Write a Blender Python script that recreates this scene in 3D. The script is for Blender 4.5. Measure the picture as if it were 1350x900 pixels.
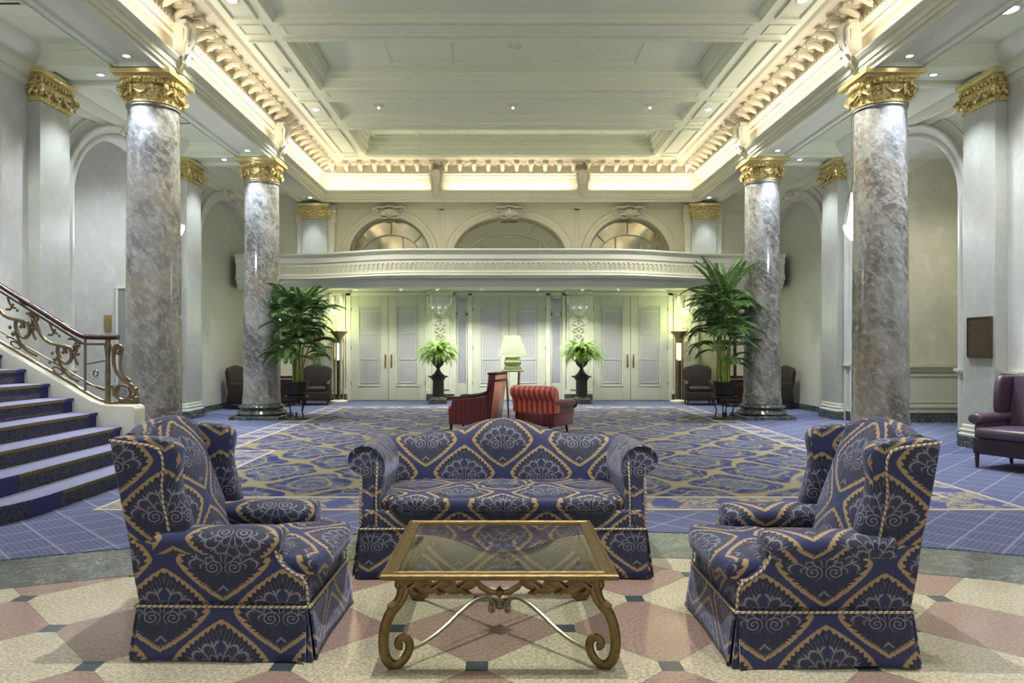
import bpy, math, random
from mathutils import Vector, Matrix
PI = math.pi
sc = bpy.context.scene
col = sc.collection
for _o in list(bpy.data.objects):
    bpy.data.objects.remove(_o)

# ---------------------------------------------------------------- camera
cd = bpy.data.cameras.new('camera'); cam = bpy.data.objects.new('camera', cd); col.objects.link(cam)
cam.location = (-0.24, 0.0, 1.47); cam.rotation_euler = (PI/2, 0, 0)
cd.sensor_width = 36.0; cd.lens = 945*36/1350; cd.shift_x = 15/1350; cd.shift_y = 10/1350
cd.clip_start = 0.05; cd.clip_end = 200
sc.camera = cam
# ---------------------------------------------------------------- colour management and exposure
sc.view_settings.view_transform = 'Standard'; sc.view_settings.look = 'None'
sc.view_settings.gamma = 1.0; sc.view_settings.use_curve_mapping = False
sc.view_settings.exposure = 0.2
try:
    sc.cycles.max_bounces = 8; sc.cycles.diffuse_bounces = 5; sc.cycles.glossy_bounces = 4
    sc.cycles.transparent_max_bounces = 8; sc.cycles.caustics_reflective = False; sc.cycles.caustics_refractive = False
    sc.cycles.sample_clamp_indirect = 4.0
    sc.cycles.use_denoising = True
except Exception:
    pass
# ---------------------------------------------------------------- world: even ambient fill, added through the unbuilt end behind the camera
w = bpy.data.worlds.new('world'); sc.world = w; w.use_nodes = True
w.node_tree.nodes['Background'].inputs[0].default_value = (0.93, 0.95, 1.0, 1)
w.node_tree.nodes['Background'].inputs[1].default_value = WORLD = 0.85
# light levels
L_BALC_FILL = 230.0
L_SPOT, L_COVE, L_FRONT, L_TORCH, L_AISLE, L_BALC = 900.0, 6.8, 1150.0, 24.0, 175.0, 120.0

def lamp(name, kind, loc, energy, color=(1, .95, .86), size=.1, rot=(0, 0, 0), angle=120, blend=.6, sy=None, parent=None):
    d = bpy.data.lights.new(name, kind); d.energy = energy; d.color = color
    if kind == 'SPOT':
        d.spot_size = math.radians(angle); d.spot_blend = blend; d.shadow_soft_size = size
    elif kind == 'POINT':
        d.shadow_soft_size = size
    elif kind == 'AREA':
        d.shape = 'RECTANGLE'; d.size = size; d.size_y = sy or size
    o = bpy.data.objects.new(name, d); col.objects.link(o); o.location = loc; o.rotation_euler = rot
    if parent: o.parent = parent
    return o

# ================================================================ node expression helper
class NT:
    def __init__(s, name):
        s.m = bpy.data.materials.new(name); s.m.use_nodes = True; s.t = s.m.node_tree
        s.b = s.t.nodes['Principled BSDF']; s.l = s.t.links
    def n(s, t, **k):
        x = s.t.nodes.new(t)
        for a, b in k.items(): setattr(x, a, b)
        return x
    def put(s, sock, v):
        if isinstance(v, E): s.l.new(v.s, sock)
        elif v is not None:
            if isinstance(v, tuple) and len(v) == 3 and sock.type == 'RGBA': v = v + (1,)
            sock.default_value = v
    def math(s, op, a, b=None, c=None):
        x = s.n('ShaderNodeMath', operation=op)
        s.put(x.inputs[0], a)
        if b is not None: s.put(x.inputs[1], b)
        if c is not None: s.put(x.inputs[2], c)
        return E(s, x.outputs[0])
    def uv(s):
        x = s.n('ShaderNodeUVMap'); y = s.n('ShaderNodeSeparateXYZ'); s.l.new(x.outputs[0], y.inputs[0])
        return E(s, y.outputs[0]), E(s, y.outputs[1])
    def obj(s):
        x = s.n('ShaderNodeTexCoord'); y = s.n('ShaderNodeSeparateXYZ'); s.l.new(x.outputs['Object'], y.inputs[0])
        return E(s, y.outputs[0]), E(s, y.outputs[1]), E(s, y.outputs[2])
    def world(s):
        x = s.n('ShaderNodeNewGeometry'); y = s.n('ShaderNodeSeparateXYZ'); s.l.new(x.outputs['Position'], y.inputs[0])
        return E(s, y.outputs[0]), E(s, y.outputs[1]), E(s, y.outputs[2])
    def vec(s, a, b, c=0.0):
        x = s.n('ShaderNodeCombineXYZ')
        for i, v in enumerate((a, b, c)): s.put(x.inputs[i], v)
        return E(s, x.outputs[0])
    def noise(s, v, scale=1.0, detail=3.0, rough=.5, dist=0.0):
        x = s.n('ShaderNodeTexNoise'); s.put(x.inputs['Vector'], v); x.inputs['Scale'].default_value = scale
        x.inputs['Detail'].default_value = detail; x.inputs['Roughness'].default_value = rough; x.inputs['Distortion'].default_value = dist
        return E(s, x.outputs[0])
    def sm(s, x, a, b, lo=0.0, hi=1.0):
        y = s.n('ShaderNodeMapRange'); y.interpolation_type = 'SMOOTHSTEP'
        s.put(y.inputs[0], x); s.put(y.inputs[1], a); s.put(y.inputs[2], b); s.put(y.inputs[3], lo); s.put(y.inputs[4], hi)
        return E(s, y.outputs[0])
    def mix(s, f, a, b):
        x = s.n('ShaderNodeMix', data_type='RGBA'); s.put(x.inputs[0], f); s.put(x.inputs[6], a); s.put(x.inputs[7], b)
        return E(s, x.outputs[2])
    def mixf(s, f, a, b): return a*(1-f) + b*f
    def bump(s, h, strength=.3, dist=.01):
        x = s.n('ShaderNodeBump'); x.inputs['Strength'].default_value = strength; x.inputs['Distance'].default_value = dist
        s.put(x.inputs['Height'], h); s.l.new(x.outputs[0], s.b.inputs['Normal'])
    def set(s, color=None, rough=None, metal=None, **k):
        if color is not None: s.put(s.b.inputs['Base Color'], color)
        if rough is not None: s.put(s.b.inputs['Roughness'], rough)
        if metal is not None: s.put(s.b.inputs['Metallic'], metal)
        for a, b in k.items(): s.put(s.b.inputs[a.replace('_', ' ')], b)
        return s.m
class E:
    def __init__(s, nt, sock): s.nt = nt; s.s = sock
    def __add__(s, o): return s.nt.math('ADD', s, o)
    __radd__ = __add__
    def __mul__(s, o): return s.nt.math('MULTIPLY', s, o)
    __rmul__ = __mul__
    def __sub__(s, o): return s.nt.math('SUBTRACT', s, o)
    def __rsub__(s, o): return s.nt.math('SUBTRACT', o, s)
    def __truediv__(s, o): return s.nt.math('DIVIDE', s, o)
    def abs(s): return s.nt.math('ABSOLUTE', s)
    def sin(s): return s.nt.math('SINE', s)
    def cos(s): return s.nt.math('COSINE', s)
    def fr(s): return s.nt.math('FRACT', s)
    def fl(s): return s.nt.math('FLOOR', s)
    def sqrt(s): return s.nt.math('SQRT', s)
    def atan2(s, o): return s.nt.math('ARCTAN2', s, o)
    def gt(s, o): return s.nt.math('GREATER_THAN', s, o)
    def lt(s, o): return s.nt.math('LESS_THAN', s, o)
    def mod(s, o): return s.nt.math('FLOORED_MODULO', s, o)
    def mn(s, o): return s.nt.math('MINIMUM', s, o)
    def mx(s, o): return s.nt.math('MAXIMUM', s, o)

# ================================================================ materials
def plain(name, c, rough=.6, metal=0.0, var=.06, vs=6.0, bump=0.0, **k):
    t = NT(name); x, y, z = t.obj()
    n = t.noise(t.vec(x, y, z), vs, 4.0, .6)
    dk = tuple(max(0, a*(1-var*2)) for a in c); lt = tuple(min(1, a*(1+var*1.2)) for a in c)
    m = t.set(t.mix(n, dk, lt), rough, metal, **k)
    if bump: t.bump(t.noise(t.vec(x, y, z), vs*12, 2.0, .5), bump, .004)
    return m
def marble(name, base, dark, vein, scale=1.0, rough=.2, veinamt=.8, darkamt=.8, tint=None, vw=.035):
    t = NT(name); x, y, z = t.world()
    p = t.vec(x*scale, y*scale, z*scale*.8)
    big = t.noise(p, 1.1, 5.0, .6, 1.2); sm = t.noise(p, 5.0, 6.0, .65, .8)
    c = t.mix(t.sm(big, .40, .62)*darkamt, base, dark)
    c = t.mix(t.sm(sm, .45, .75)*.35, c, tuple(min(1, a*1.45) for a in base))
    if tint:
        r = t.noise(t.vec(x*scale+7, y*scale, z*scale), 1.7, 4.0, .6, .6)
        c = t.mix(t.sm(r, .52, .70)*.55, c, tint)
    v1 = (t.noise(t.vec(x*scale+z*.5*scale, y*scale, z*scale*.9+3), 1.6, 5.0, .62, 2.2)-.5).abs()
    v2 = (t.noise(t.vec(x*scale-z*.6*scale, y*scale+5, z*scale), 3.4, 5.0, .6, 1.2)-.5).abs()
    vv = t.sm(v1, 0.0, vw, 1.0, 0.0).mx(t.sm(v2, 0.0, vw*.8, .6, 0.0))
    c = t.mix(vv*veinamt, c, vein)
    return t.set(c, rough, 0.0)

cream = plain('cream_plaster', (.72, .73, .61), .55, 0, .03, 2.0)
cream2 = plain('warm_plaster', (.66, .63, .49), .55, 0, .04, 2.0)
ceilm = plain('ceiling_paint', (.78, .82, .64), .5, 0, .03, 1.5)
dado_m = plain('dado_paint', (.58, .58, .46), .45, 0, .03, 2.0)
wallw = marble('wall_marble', (.58, .585, .545), (.53, .54, .50), (.40, .40, .37), .8, .35, .18, .5, None, .010)
wallbg = marble('alcove_marble', (.60, .585, .44), (.52, .50, .37), (.64, .62, .50), .7, .4, .3, .7)
wallg = plain('grey_wall', (.52, .53, .47), .5, 0, .04, .8)
pilm = marble('pilaster_marble', (.46, .475, .425), (.40, .41, .36), (.36, .35, .30), .9, .42, .45, .4, None, .010)
def column_marble():
    t = NT('column_marble'); x, y, z = t.world()
    p = t.vec(x*1.3 + z*.35, y*1.3, z*.75)
    warp = t.noise(p, .8, 3.0, .5)
    big = t.noise(t.vec(x*1.3 + z*.5 + warp*1.5, y*1.3, z*.8 + warp), 1.0, 6.0, .62, .6)
    fine = t.noise(t.vec(x*2 + z*1.2, y*2, z*1.6), 6.0, 8.0, .72, .4)
    c = t.mix(t.sm(big, .40, .60), (.26, .265, .25), (.095, .095, .082))
    c = t.mix(t.sm(t.noise(t.vec(x+3, y, z*.7), 1.3, 4.0, .6, .5), .50, .68)*.55, c, (.30, .245, .175))
    c = t.mix(t.sm(t.noise(t.vec(x+8, y+2, z*.8), 1.6, 4.0, .6, .8), .62, .74)*.40, c, (.36, .235, .19))
    c = t.mix(t.sm(fine, .42, .70)*.5, c, (.55, .54, .51)); c = t.mix(t.sm(fine, .25, .42, .35, 0.0), c, (.09, .09, .085))
    v1 = (t.noise(t.vec(x*1.2 + z*.9, y*1.2, z*.8+3), 1.1, 4.0, .55, .9)-.5).abs()
    v2 = (t.noise(t.vec(x*1.2 - z*.9, y*1.2+5, z*.8), 1.7, 4.0, .55, .7)-.5).abs()
    c = t.mix(t.sm(v1, 0.0, .012, .28, 0.0), c, (.60, .58, .54)); c = t.mix(t.sm(v2, 0.0, .010, .25, 0.0), c, (.56, .53, .46))
    return t.set(c, .17, 0.0)
colm = column_marble()
greenm = marble('green_marble', (.060, .072, .064), (.028, .034, .031), (.24, .27, .25), 2.2, .15, .6)
bandm = marble('grey_green_marble', (.115, .13, .122), (.065, .08, .075), (.42, .45, .43), 1.3, .14, .50, .8, None, .014)

def gold_mat():
    t = NT('gilded_plaster'); x, y, z = t.obj()
    n = t.noise(t.vec(x, y, z), 30.0, 4.0, .6)
    m = t.set(t.mix(t.sm(n, .35, .6), (.40, .29, .09), (.88, .74, .36)), .30, .70)
    t.bump(t.noise(t.vec(x, y, z), 42.0, 2.0, .5), .35, .012)
    return m
gold = gold_mat()
goldsm = plain('gold_leaf', (.80, .66, .30), .30, .68, .08, 5)
brass = plain('brass', (.62, .46, .20), .28, 1.0, .1, 9)
agedgold = plain('aged_gold_iron', (.20, .135, .052), .36, .70, .35, 22, .35)
silver = plain('silvered_iron', (.36, .32, .24), .38, .8, .2, 16)
bronze = plain('bronze', (.12, .085, .06), .45, .7, .15, 12)
iron = plain('black_iron', (.012, .012, .014), .45, .3, .1, 10)
mahog = plain('mahogany', (.050, .014, .010), .24, 0, .25, 5)
darkwood = plain('dark_wood', (.035, .016, .010), .35, 0, .2, 6)
urnm = plain('dark_bronze_urn', (.05, .045, .035), .45, .35, .2, 9)
brownleather = plain('brown_leather', (.019, .010, .007), .6, 0, .18, 6, .2)
purple = plain('plum_leather', (.085, .055, .085), .38, 0, .16, 4, .25)
black = plain('dark_void', (.01, .01, .01), .9)
linen = plain('white_cloth', (.8, .8, .74), .8)
blue_plain = plain('blue_carpet_edge', (.05, .052, .19), .95, 0, .15, 30, .4)
handle_m = plain('brass_handle', (.6, .42, .16), .3, 1.0)
soil = plain('dark_soil', (.03, .02, .012), .95)

def emit(name, c, s):
    t = NT(name); m = t.set((.8, .8, .8), .5)
    t.put(t.b.inputs['Emission Color'], c); t.b.inputs['Emission Strength'].default_value = s
    return m
lampglow = emit('downlight_glow', (1, .97, .92), 14.0)
fillglow = emit('added_fill_glow', (1, .97, .92), 1.2)
crystal_glow = emit('crystal_glow', (1, .98, .96), 5.0)
torch_glow = emit('torchiere_glow', (1, .96, .80), 8.0)
def shade_mat():
    t = NT('pale_green_shade'); x, y, z = t.obj()
    g = t.sm(z, .30, .62)
    m = t.set((.75, .80, .58), .7)
    t.put(t.b.inputs['Emission Color'], (.78, .95, .62, 1)); t.b.inputs['Emission Strength'].default_value = .62
    return m
shade_m = shade_mat()
jade = plain('pale_green_glass', (.60, .68, .38), .15, 0, .1, 8)

def damask(name, W=.566, H=.47, navy=(.018, .026, .100), line=(.25, .25, .30), goldc=(.36, .26, .13), ground=(.014, .017, .044)):
    t = NT(name); u, v = t.uv()
    jag = t.noise(t.vec(u*130, v*7), 1.0, 3.0, .85) - .5
    wob = t.noise(t.vec(u*3, v*3), 1.0, 2.0, .5) - .5
    vj = v + jag*.030 + wob*.014
    ua = u + wob*.010
    s = (ua*(2*PI/W)).cos() + (vj*(2*PI/H)).cos()
    isA = s.gt(0.0)
    def loc(uu, vv):
        xa = ((uu/W + .5).fr() - .5)*W; ya = ((vv/H + .5).fr() - .5)*H
        xb = ((uu/W).fr() - .5)*W; yb = ((vv/H).fr() - .5)*H
        return t.mixf(isA, xb, xa).abs(), t.mixf(isA, yb, ya)
    x, y = loc(ua, vj); xs, y_s = loc(u, v + jag*.010)
    p = x*(2/W); q = y.abs()*(2/H)
    d = t.math('POWER', t.math('POWER', p, 1.12) + t.math('POWER', q, 1.32), 1/1.2)
    y0 = y_s + .082
    r = (xs*xs + y0*y0).sqrt(); th = xs.atan2(y0)
    fing = (th*24.0 + r*6).sin().abs()
    fing = t.math('POWER', fing, 1.6)
    goldband = t.sm(d, .80, .83, 1.0, 0.0)*t.sm(d, fing*(-.060) + .748, fing*(-.060) + .77)
    # feather leaves fanning out of the base, curling outwards
    ph = (th*8.5 - r*12.0)
    ray = t.sm(ph.sin().abs(), .08, .34, 1.0, 0.0)*t.sm(y0, .050, .075)*t.sm(r, .060, .075)
    rs_ = r - ph.sin().abs()*.024
    edge = (t.sm((rs_ - .098).abs(), .002, .007, .75, 0.0)).mx(t.sm((rs_ - .152).abs(), .003, .009, 1.0, 0.0))*t.sm(y0, .035, .05)
    ins = t.sm(d, .62, .68, 1.0, 0.0)
    fine = t.sm((th*34.0 - r*30.0).sin().abs(), .0, .5, .45, 0.0)*t.sm(y0, .05, .08)*t.sm(r, .10, .12)
    feather = (ray*t.sm(r, .176, .186, 1.0, 0.0)).mx(edge).mx(fine)*ins
    bud = t.sm((xs*xs*3.2 + (y_s-.072)*(y_s-.072)).sqrt(), .024, .031, 1.0, 0.0)
    xv = xs - .050; yv = y_s + .036
    rv = (xv*xv + yv*yv*1.5).sqrt(); av = yv.atan2(xv)
    sp = ((av*(-1/(2*PI)) + rv/.021).fr() - .5).abs()
    vol = t.sm(sp, .06, .20, 1.0, 0.0)*t.sm(rv, .040, .048, 1.0, 0.0)*ins
    low = t.sm((t.math('POWER', xs, 1.0)*.9 + y_s + .125).abs(), .003, .009, 1.0, 0.0)*t.sm(xs, .10, .11, 1.0, 0.0)*ins
    low = low.mx(t.sm((xs*.7 + y_s + .165).abs(), .003, .008, .8, 0.0)*ins*t.sm(xs, .06, .07, 1.0, 0.0))
    c = t.mix(t.sm(d, .78, .86, 1.0, 0.0), navy, ground)
    c = t.mix(t.sm(t.noise(t.vec(u*130, v*5), 1.0, 2.0, .5), .40, .75)*.30, c, (.05, .058, .135))
    c = t.mix(feather*.80, c, line)
    c = t.mix(vol*.85, c, line); c = t.mix(low*.7, c, line)
    c = t.mix(bud*ins, c, navy)
    c = t.mix(goldband*t.sm(t.noise(t.vec(u*120, v*16), 1.0, 2.0, .7), .25, .5, .62, 1.0), c, goldc)
    m = t.set(c, .62, 0.0, Sheen_Weight=.38, Sheen_Roughness=.38, Sheen_Tint=(.62, .68, 1.0))
    h = t.noise(t.vec(u*260, v*40), 1.0, 2.0, .5)*.25 + t.noise(t.vec(u*8, v*8), 1.0, 3.0, .55)
    t.bump(h, .5, .016)
    return m
dam = damask('blue_gold_damask')

def rope_mat():
    t = NT('cream_rope'); u, v = t.uv()
    a = ((u*(1.0) + v*38).fr() - .5).abs()
    return t.set(t.mix(t.sm(a, .10, .20), (.09, .07, .10), (.50, .42, .26)), .6)
rope_m = rope_mat()
def stripes(name, a, b, w, axis='u', rough=.45, rib=0.0):
    t = NT(name); u, v = t.uv()
    q = u if axis == 'u' else v
    s = ((q/w).fr() - .5).abs()
    c = t.mix(t.sm(s, .20, .28), a, b)
    s2 = ((q/(w/5)).fr() - .5).abs()
    c = t.mix(t.sm(s2, .3, .45)*.35, c, tuple(k*.6 for k in a))
    return t.set(c, rough, 0.0, Sheen_Weight=.3)
redstripe = stripes('red_stripe_satin', (.34, .018, .012), (.62, .16, .10), .105)
pinkstripe = stripes('salmon_stripe_satin', (.72, .25, .17), (.80, .38, .27), .05)
darkred = stripes('deep_red_stripe', (.075, .003, .005), (.12, .006, .008), .09)

def carpet_plain():
    t = NT('periwinkle_carpet'); x, y, z = t.world()
    a = ((x+y)/.444).fr(); b = ((x-y)/.444).fr()
    ln = t.sm((a-.5).abs(), .455, .49).mx(t.sm((b-.5).abs(), .455, .49))
    n = t.noise(t.vec(x, y, 0), 60.0, 2.0, .6)
    n2 = t.sm(((x+y)/.0555).fr(), .3, .6)*t.sm(((x-y)/.0555).fr(), .3, .6)
    c = t.mix(t.sm(n, .3, .7), (.066, .077, .155), (.112, .13, .235))
    c = t.mix(n2*.45, c, (.20, .215, .30))
    c = t.mix(ln*.6, c, (.30, .30, .38))
    m = t.set(c, .95, 0.0, Specular_IOR_Level=.08)
    t.bump(n, .3, .005); return m
carpet_m = carpet_plain()

def rug_field():
    t = NT('rug_scroll_field'); x, y, z = t.world()
    nv = t.vec(x, y, 0)
    w1 = t.noise(nv, 1.3, 2.0, .5) - .5; w2 = t.noise(t.vec(x+9, y+4, 0), 1.3, 2.0, .5) - .5
    u = x + w1*.50; v = y + w2*.50
    W, H = 1.15, 1.55
    s = (u*(2*PI/W)).cos() + (v*(2*PI/H)).cos(); G = s.abs()*.5
    s2 = ((u*1.9+.3)*(2*PI/W)).cos() + ((v*1.9+.2)*(2*PI/H)).cos(); G2 = s2.abs()*.5
    sw = t.noise(t.vec(u*1.2, v*1.2), 2.6, 3.0, .5, 1.6)
    c = t.mix(t.sm(G, .35, .6), (.032, .040, .125), (.070, .082, .165))
    c = t.mix(t.sm((sw-.5).abs(), .012, .045, 1.0, 0.0)*.75, c, (.22, .215, .17))
    c = t.mix(t.sm(G2, .03, .12, .7, 0.0), c, (.14, .15, .19))
    c = t.mix(t.sm((G-.62).abs(), .03, .07, .85, 0.0), c, (.25, .23, .14))
    c = t.mix(t.sm(G, .07, .15, .95, 0.0), c, (.27, .235, .13))
    n = t.noise(nv, 70.0, 2.0, .6)
    c = t.mix(t.sm(n, .3, .65)*.25, c, (.055, .06, .12))
    m = t.set(c, .95, 0.0, Specular_IOR_Level=.08); t.bump(n, .3, .005); return m
rug_m = rug_field()
def rug_border():
    t = NT('rug_border'); u, v = t.uv()
    edge = t.sm((v-.5).abs(), .40, .41)*t.sm((v-.5).abs(), .49, .5, 1.0, 0.0)
    c = (.13, .15, .36)
    f = (u/.62).fr()
    d = t.sm((f-.5).abs() + (v-.5).abs()*.5, .24, .27)
    c = t.mix(d, (.09, .105, .25), (.32, .29, .20))
    n = t.noise(t.vec(u*7, v*4), 1.0, 3.0, .6)
    c = t.mix(t.sm((n-.5).abs(), .02, .07, .8, 0.0), c, (.08, .09, .22))
    c = t.mix(t.sm((v-.5).abs(), .36, .375), c, (.16, .17, .30))
    c = t.mix(t.sm((v-.5).abs(), .405, .42), c, (.42, .38, .28))
    return t.set(c, .95, 0.0, Specular_IOR_Level=.08)
rugb_m = rug_border()

def tile_floor():
    t = NT('inlaid_stone_floor'); x, y, z = t.world()
    P = .9
    a = ((x-.10) + (y-3.775))/P; b = ((x-.10) - (y-3.775))/P
    k = (a.fl() + b.fl()).mod(2.0)
    # along a row a.fl - b.fl changes by 2; rows alternate colour
    n = t.noise(t.vec(x, y, 0), 55.0, 4.0, .7); n2 = t.noise(t.vec(x, y, 0), 2.5, 3.0, .6); n3 = t.noise(t.vec(x, y, 0), 130.0, 2.0, .6)
    cc = t.mix(t.sm(n, .38, .62), (.36, .32, .22), (.60, .555, .42)); cc = t.mix(t.sm(n3, .58, .66), cc, (.22, .18, .12))
    pk = t.mix(t.sm(n, .35, .65), (.23, .15, .125), (.36, .25, .21)); pk = t.mix(t.sm(n3, .6, .68)*.6, pk, (.20, .11, .09))
    c = t.mix(k, pk, cc)
    c = t.mix(t.sm(n2, .3, .7)*.22, c, (.25, .22, .17))
    j = t.sm((a.fr()-.5).abs(), .491, .496).mx(t.sm((b.fr()-.5).abs(), .491, .496))
    c = t.mix(j*.55, c, (.16, .13, .10))
    # small dark squares on the lattice nodes: nodes where a,b are integers
    xr = (x-.10)/P; yr = (y-3.775)/P
    dx1 = ((xr+.5).fr()-.5).abs()*P; dy1 = ((yr+.5).fr()-.5).abs()*P
    dx2 = (xr.fr()-.5).abs()*P; dy2 = (yr.fr()-.5).abs()*P
    sq = (dx1.mx(dy1)).lt(.052).mx((dx2.mx(dy2)).lt(.052))
    c = t.mix(sq, c, t.mix(n2, (.03, .045, .06), (.07, .09, .10)))
    m = t.set(c, .16, 0.0, Coat_Weight=.25, Coat_Roughness=.05)
    return m
stone_m = tile_floor()

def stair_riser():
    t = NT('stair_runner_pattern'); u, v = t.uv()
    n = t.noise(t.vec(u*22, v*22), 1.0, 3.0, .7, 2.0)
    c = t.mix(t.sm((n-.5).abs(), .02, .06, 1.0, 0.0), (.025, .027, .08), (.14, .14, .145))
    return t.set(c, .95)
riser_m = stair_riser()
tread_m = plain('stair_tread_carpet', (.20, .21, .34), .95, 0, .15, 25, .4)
nose_m = plain('stair_gold_binding', (.17, .14, .045), .95, 0, .2, 40, .3)

def leaf_mat(name, a, b):
    t = NT(name); x, y, z = t.obj()
    n = t.noise(t.vec(x, y, z), 16.0, 3.0, .8)
    return t.set(t.mix(t.sm(n, .35, .65), a, b), .45, 0.0)
palm_leaf = leaf_mat('palm_leaf', (.028, .095, .020), (.20, .34, .11))
palm_stem = leaf_mat('palm_cane', (.12, .20, .02), (.30, .34, .05))
fern_leaf = leaf_mat('fern_leaf', (.14, .32, .03), (.42, .60, .12))

def glass_mat(name, tint=(.9, .95, .92), rough=.02, alpha=.25, tr=True):
    t = NT(name)
    g = t.n('ShaderNodeBsdfGlossy'); g.inputs['Roughness'].default_value = rough; g.inputs['Color'].default_value = (1, 1, 1, 1)
    tp = t.n('ShaderNodeBsdfTransparent'); tp.inputs['Color'].default_value = tint + (1,)
    fr = t.n('ShaderNodeFresnel'); fr.inputs['IOR'].default_value = 1.5
    geo = t.n('ShaderNodeNewGeometry')
    ad = (E(t, fr.outputs[0]).mn(.6) + alpha)*(1 - E(t, geo.outputs['Backfacing']))
    mx = t.n('ShaderNodeMixShader'); t.l.new(ad.s, mx.inputs[0]); t.l.new(tp.outputs[0], mx.inputs[1]); t.l.new(g.outputs[0], mx.inputs[2])
    out = t.t.nodes['Material Output']; t.l.new(mx.outputs[0], out.inputs[0])
    t.t.nodes.remove(t.b)
    return t.m
table_glass = glass_mat('table_glass', (.93, .96, .92), .02, .13)
fan_glass = plain('mirror_fanlight_glass', (.62, .60, .50), .08, .9, .05, 3)
def curtain_glass():
    t = NT('curtained_glass'); x, y, z = t.obj()
    f = (x*95 + t.noise(t.vec(x*6, 0, z*1.2), 1.0, 2.0, .5)*9).sin()*.5 + .5
    c = t.mix(f, (.40, .40, .41), (.50, .50, .50))
    c = t.mix(t.noise(t.vec(x, y, z), 1.3, 2.0, .5)*.5, c, (.30, .33, .38))
    return t.set(c, .35, 0.0, Coat_Weight=.8, Coat_Roughness=.03)
cglass = curtain_glass()
darkglass = plain('side_light_glass', (.36, .36, .42), .08, 0, .1, 2, 0, Coat_Weight=.6)
door_m = plain('door_paint', (.56, .58, .48), .4, 0, .02, 2)

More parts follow.
